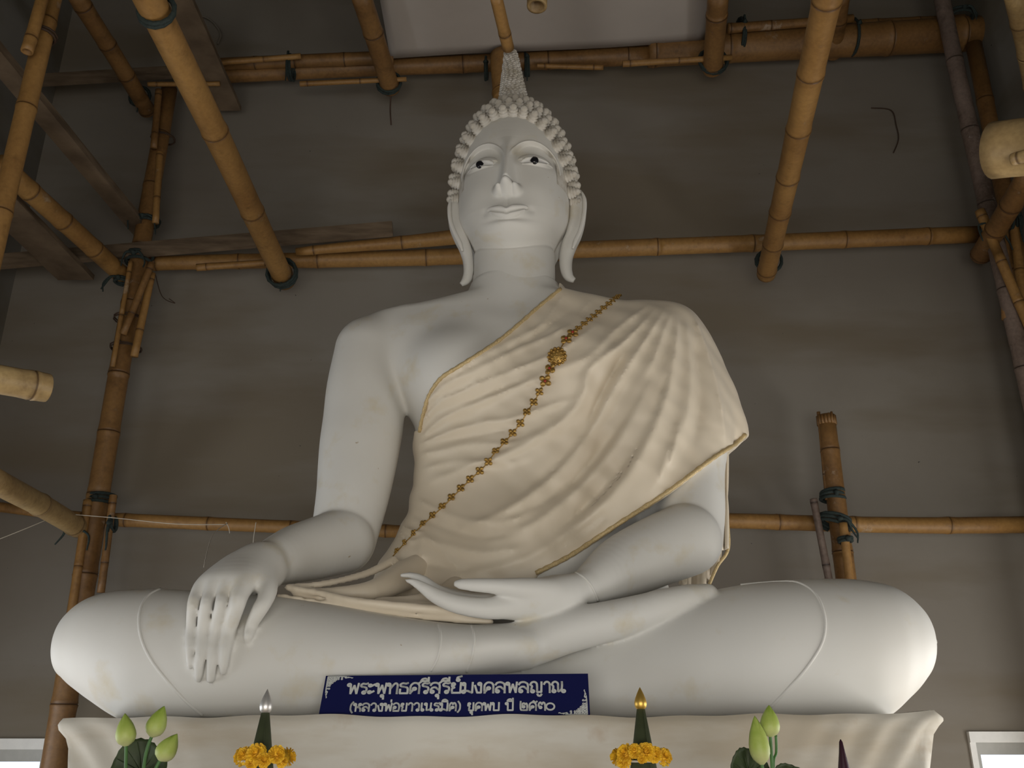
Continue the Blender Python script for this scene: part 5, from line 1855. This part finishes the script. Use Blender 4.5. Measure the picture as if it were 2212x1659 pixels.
# ------------------------------------------------------------------ offering table in front of the altar (below the frame) and what stands on it
TZ = 1.18
YO = 2.45
tb = empty('offering_table', (0, YO, 0))
tag(tb, 'low dark offering table before the altar, below the picture', 'table')
o = box_obj('table_top', [((-1.35, YO - .28, TZ - .03), (1.25, YO + .28, TZ))], M_TABLE); under(o, tb)
for sx_ in (-1.28, 1.18):
    for sy_ in (-.22, .22):
        o = box_obj('leg', [((sx_ - .03, YO + sy_ - .03, 0), (sx_ + .03, YO + sy_ + .03, TZ - .03))], M_TABLE); under(o, tb)


def petal_bud(c, axis, L, r, name='bud', parent=None):
    """Closed lotus bud: overlapping pointed petals round a core."""
    ax = Vector(axis).normalized()
    Mx = Matrix.Translation(Vector(c)) @ ax.to_track_quat('Z', 'Y').to_matrix().to_4x4()
    m = MB()
    prof = [(.20, 0), (.60, .06), (.88, .17), (.98, .30), (.95, .44), (.78, .62), (.52, .78), (.26, .91), (.03, 1.0)]
    m.lathe([(a * r * .94, b * L) for a, b in prof], 18, Mx)
    for lay, (cnt, rr, top, off) in enumerate(((4, 1.0, .97, 0), (4, 1.05, .86, .8))):
        for k in range(cnt):
            a0 = 2 * math.pi * k / cnt + off
            vs, fs = [], []
            nu, nv_ = 7, 9
            for j in range(nv_):
                t = j / (nv_ - 1)
                tt_ = t * top
                R0 = np.interp(tt_, [p[1] for p in prof], [p[0] for p in prof]) * r * rr + .0004
                w = .98 * math.sin(math.pi * min(.999, (t * .86 + .14))) ** .7
                for i in range(nu):
                    s = (i / (nu - 1) - .5) * 2
                    a = a0 + s * w * .95
                    q = R0 * (1 + .035 * (1 - s * s))
                    vs.append(Mx @ Vector((q * math.cos(a), q * math.sin(a), tt_ * L)))
            for j in range(nv_ - 1):
                for i in range(nu - 1):
                    fs.append((j * nu + i, j * nu + i + 1, (j + 1) * nu + i + 1, (j + 1) * nu + i))
            m.add(vs, fs)
    o = m.build(name, M_BUD)
    return o


def lotus(label, bot, tip, Y, rpx, foot, group):
    c, t = W(bot[0], bot[1], Y), W(tip[0], tip[1], Y)
    r = R(rpx, bot[1], Y)
    root = empty('lotus_bud', foot)
    tag(root, label, 'lotus bud', group)
    b = petal_bud(c, t - c, float(np.linalg.norm(t - c)), r); under(b, root)
    m = MB()
    d = (t - c) / np.linalg.norm(t - c)
    m.tube(catmull([c + d * .006, c - d * .03 + np.array([0, 0, -.02]), (c + np.array(foot)) / 2 + np.array([0, 0, -.02]), np.array(foot)], 6), .0042, 8)
    s = m.build('stem', M_STEM); under(s, root)


def leaf(label, cpx, wpx, hpx, Y, tilt, foot):
    c = W(cpx[0], cpx[1], Y)
    rw, rh = R(wpx, cpx[1], Y), R(hpx, cpx[1], Y)
    root = empty('lotus_leaf', foot)
    tag(root, label, 'lotus leaf')
    vs, fs = [tuple(c)], []
    nr_, na = 7, 48
    for j in range(1, nr_ + 1):
        for i in range(na):
            a = 2 * math.pi * i / na
            q = j / nr_
            k = q * (1 + (.02 * math.sin(a * 23) if j == nr_ else 0))
            vs.append((c[0] + rw * k * math.cos(a), c[1] + tilt * rh * k * math.sin(a) - .025 * q * q + .006 * math.sin(a * 5) * q, c[2] + rh * k * math.sin(a) + .005 * math.cos(3 * a) * q))
    for i in range(na):
        fs.append((0, 1 + i, 1 + (i + 1) % na))
    for j in range(nr_ - 1):
        for i in range(na):
            a0 = 1 + j * na
            fs.append((a0 + i, a0 + na + i, a0 + na + (i + 1) % na, a0 + (i + 1) % na))
    o = mesh_obj('blade', vs, fs, M_LEAF)
    md = o.modifiers.new('t', 'SOLIDIFY'); md.thickness = .0025
    under(o, root)
    m = MB()
    for i in range(14):
        a = 2 * math.pi * i / 14
        m.tube([c + np.array([0, -.002, 0]), c + np.array([rw * .5 * math.cos(a), tilt * rh * .5 * math.sin(a) - .0085, rh * .5 * math.sin(a)]), c + np.array([rw * .92 * math.cos(a), tilt * rh * .92 * math.sin(a) - .024, rh * .92 * math.sin(a)])], [.0022, .0016, .0008], 5)
    v = m.build('leaf_veins', M_LEAF); under(v, o)
    m = MB(); m.tube(catmull([c + np.array([0, .004, 0]), c + np.array([0, .03, -.06]), np.array(foot)], 6), .004, 7)
    s = m.build('stem', M_STEM); under(s, root)


def vase(label, x, y):
    m = MB()
    m.lathe([(.045, 0), (.055, .01), (.05, .03), (.075, .08), (.078, .12), (.05, .17), (.035, .20), (.045, .225), (.040, .225), (.030, .20), (.030, .12)], 28, Matrix.Translation((x, y, TZ)), close=True)
    o = m.build('flower_vase', M_VASE)
    tag(o, label, 'vase')


YL = 2.45
vl = W(305, 1700, YL)
vase('white vase of the left lotus bunch, below the picture edge', vl[0], YL)
ft = lambda x, d: (x + d, YL, TZ + .14)
lotus('upright lotus bud, leftmost of the three on the left', (273, 1612), (270, 1541), YL, 20, ft(vl[0], -.012), 'lotus buds of the left bunch')
lotus('lotus bud leaning right, topmost of the three on the left', (327, 1592), (355, 1525), YL + .02, 20, ft(vl[0], 0), 'lotus buds of the left bunch')
lotus('lotus bud leaning right over the leaf, lowest of the three on the left', (345, 1643), (383, 1585), YL - .03, 21, ft(vl[0], .012), 'lotus buds of the left bunch')
leaf('dark round lotus leaf behind the three left buds', (303, 1668), 61, 67, YL + .08, .25, ft(vl[0], .0))
vr = W(1655, 1700, YL)
vase('white vase of the right lotus bunch, below the picture edge', vr[0], YL)
lotus('upright lotus bud, upper of the two on the right', (1664, 1592), (1661, 1523), YL, 20, ft(vr[0], .004), 'lotus buds of the right bunch')
lotus('slimmer lotus bud hanging lower, left of the two on the right', (1646, 1652), (1630, 1546), YL - .02, 21, ft(vr[0], -.01), 'lotus buds of the right bunch')
leaf('dark serrated lotus leaf under the two right buds', (1618, 1672), 42, 52, YL + .06, .3, ft(vr[0], -.012))
leaf('low dark lotus leaf right of the two right buds', (1706, 1690), 46, 36, YL + .04, .3, ft(vr[0], .012))
m = MB(); m.tube(catmull([W(1676, 1588, YL + .01), W(1677, 1625, YL + .01), W(1671, 1665, YL), np.array(ft(vr[0], .015))], 6), .0035, 7)
tag(m.build('bare_stalk', M_STEM), 'bare green stalk right of the two right lotus buds', 'plant')


def mari_head(name, c, n, r, seed):
    """Ruffled marigold head: concentric rings of small petals."""
    rgm = random.Random(seed)
    n = np.array(n, float); n /= np.linalg.norm(n)
    ref = np.array([0, 0, 1.0]) if abs(n[2]) < .9 else np.array([1.0, 0, 0])
    u = ref - n * n.dot(ref); u /= np.linalg.norm(u); w = np.cross(n, u)
    m = MB()
    for (q, cnt, el) in ((.25, 5, 75), (.5, 9, 58), (.75, 13, 36), (1.0, 16, 14), (1.0, 15, -8)):
        for k in range(cnt):
            a = 2 * math.pi * (k + rgm.random() * .5) / cnt
            e = math.radians(el + rgm.uniform(-9, 9))
            d = (math.cos(a) * u + math.sin(a) * w) * math.cos(e) + n * math.sin(e)
            s = np.cross(n, d); s /= (np.linalg.norm(s) + 1e-9)
            t = np.cross(d, s)
            L = r * rgm.uniform(.92, 1.08)
            b = c + d * L * .35
            e1 = c + d * L
            wd = r * .20
            m.add([b - s * wd * .5, b + s * wd * .5, e1 + s * wd + t * wd * .35, e1 + d * wd * .3, e1 - s * wd + t * wd * .35], [(0, 1, 2, 3, 4)])
    m.lathe([(r * .45, -r * .3), (r * .62, 0), (r * .5, r * .35), (r * .05, r * .55)], 8, Matrix.Translation(Vector(c)) @ Vector(n).to_track_quat('Z', 'Y').to_matrix().to_4x4())
    return m.build(name, M_MARI, None, False)


def offering(tip, base_y, hw_top, metal, lab, glab, Y, seed, flowers):
    """Leaf cone with a metal bud finial and a marigold garland."""
    k = W(tip[0], tip[1], Y)
    zt_, zb = k[2], W(tip[0], base_y, Y)[2]
    root = empty('offering_cone', (k[0], Y, TZ))
    tag(root, lab, 'offering')
    m = MB()
    H_ = zb - TZ
    rb = .012 + H_ * .175
    m.lathe([(rb, 0), (rb * .985, .02), (.55 * rb, H_ * .45), (.010, H_)], 30, Matrix.Translation((k[0], Y, TZ)))
    # overlapped leaf edge running down the front
    m.tube([np.array([k[0] + .004, Y - .011, zb - .004]), np.array([k[0] + .02, Y - rb * .52, TZ + H_ * .5]), np.array([k[0] + .05, Y - rb * .86, TZ + .01])], [.0012, .0018, .002], 5)
    o = m.build('leaf_cone', M_CONE); under(o, root)
    hh = zt_ - zb + .004
    rr = R(hw_top, tip[1] + 40, Y)
    m = MB()
    m.lathe([(rr * a, zb - .004 + hh * b) for a, b in ((.30, 0), (.62, .05), (.90, .15), (1.0, .28), (.97, .38), (.80, .54), (.56, .70), (.30, .85), (.10, .95), (.01, 1.0))], 28, Matrix.Translation((k[0], Y, 0)))
    o = m.build('finial', metal); under(o, root)
    o['label'] = ('silver' if metal is M_SILVER else 'gold') + ' flame-bud finial'
    zg = W(tip[0], 1640, Y)[2]
    gr = empty('marigold_garland', (k[0], Y, zg))
    tag(gr, glab, 'garland')
    for i, (px, py, r_, dy) in enumerate(flowers):
        c = W(px, py, Y + dy)
        o = mari_head('marigold', c, (c[0] - k[0], (c[1] - Y) * 1.3 - .03, .015 + (c[2] - zg) * .6), R(r_, py, Y), seed * 50 + i)
        under(o, gr)
    # back half of the ring, behind the cone
    for i in range(3):
        a = math.radians(35 + 55 * i)
        c = np.array([k[0] + .065 * math.cos(a), Y + .06 * math.sin(a), zg + .004])
        o = mari_head('marigold', c, (math.cos(a), math.sin(a), .3), .022, seed * 50 + 30 + i); under(o, gr)
    P = [np.array([k[0] + .052 * math.cos(a), Y + .052 * math.sin(a), zg - .004]) for a in np.linspace(0, 2 * math.pi, 25)[:-1]]
    m = MB(); m.tube(P, .003, 5, closed=True)
    o = m.build('garland_thread', M_THREAD); under(o, gr)


offering((578, 1488), 1539, 13.5, M_SILVER, 'dark green leaf cone topped by a silver finial, left of the sign', 'yellow marigold garland round the cone with the silver finial', 2.42, 1,
         [(531, 1633, 18, -.03), (555, 1628, 20, -.065), (571, 1642, 15, -.07), (597, 1630, 18, -.06), (608, 1645, 13, -.02), (545, 1648, 14, -.06)])
offering((1382, 1484), 1531, 13.5, M_GOLDFIN, 'dark green leaf cone topped by a gold finial, right of the sign', 'yellow marigold garland round the cone with the gold finial', 2.42, 2,
         [(1352, 1628, 19, -.04), (1348, 1645, 15, -.03), (1372, 1622, 15, -.065), (1395, 1625, 19, -.07), (1412, 1630, 17, -.055), (1430, 1634, 16, -.03), (1386, 1640, 9, -.075)])
m = MB()
k = W(1812, 1597, 2.4)
m.lathe([(.030, 0), (.028, .05), (.020, k[2] - TZ - .10), (.0075, k[2] - TZ - .03), (.0042, k[2] - TZ - .006), (.001, k[2] - TZ)], 14, Matrix.Translation((k[0] + .004, 2.4, TZ)))
o = m.build('pointed_candle', M_SPIKE)
tag(o, 'dark purple pointed tip standing before the right end of the altar cloth', 'candle')
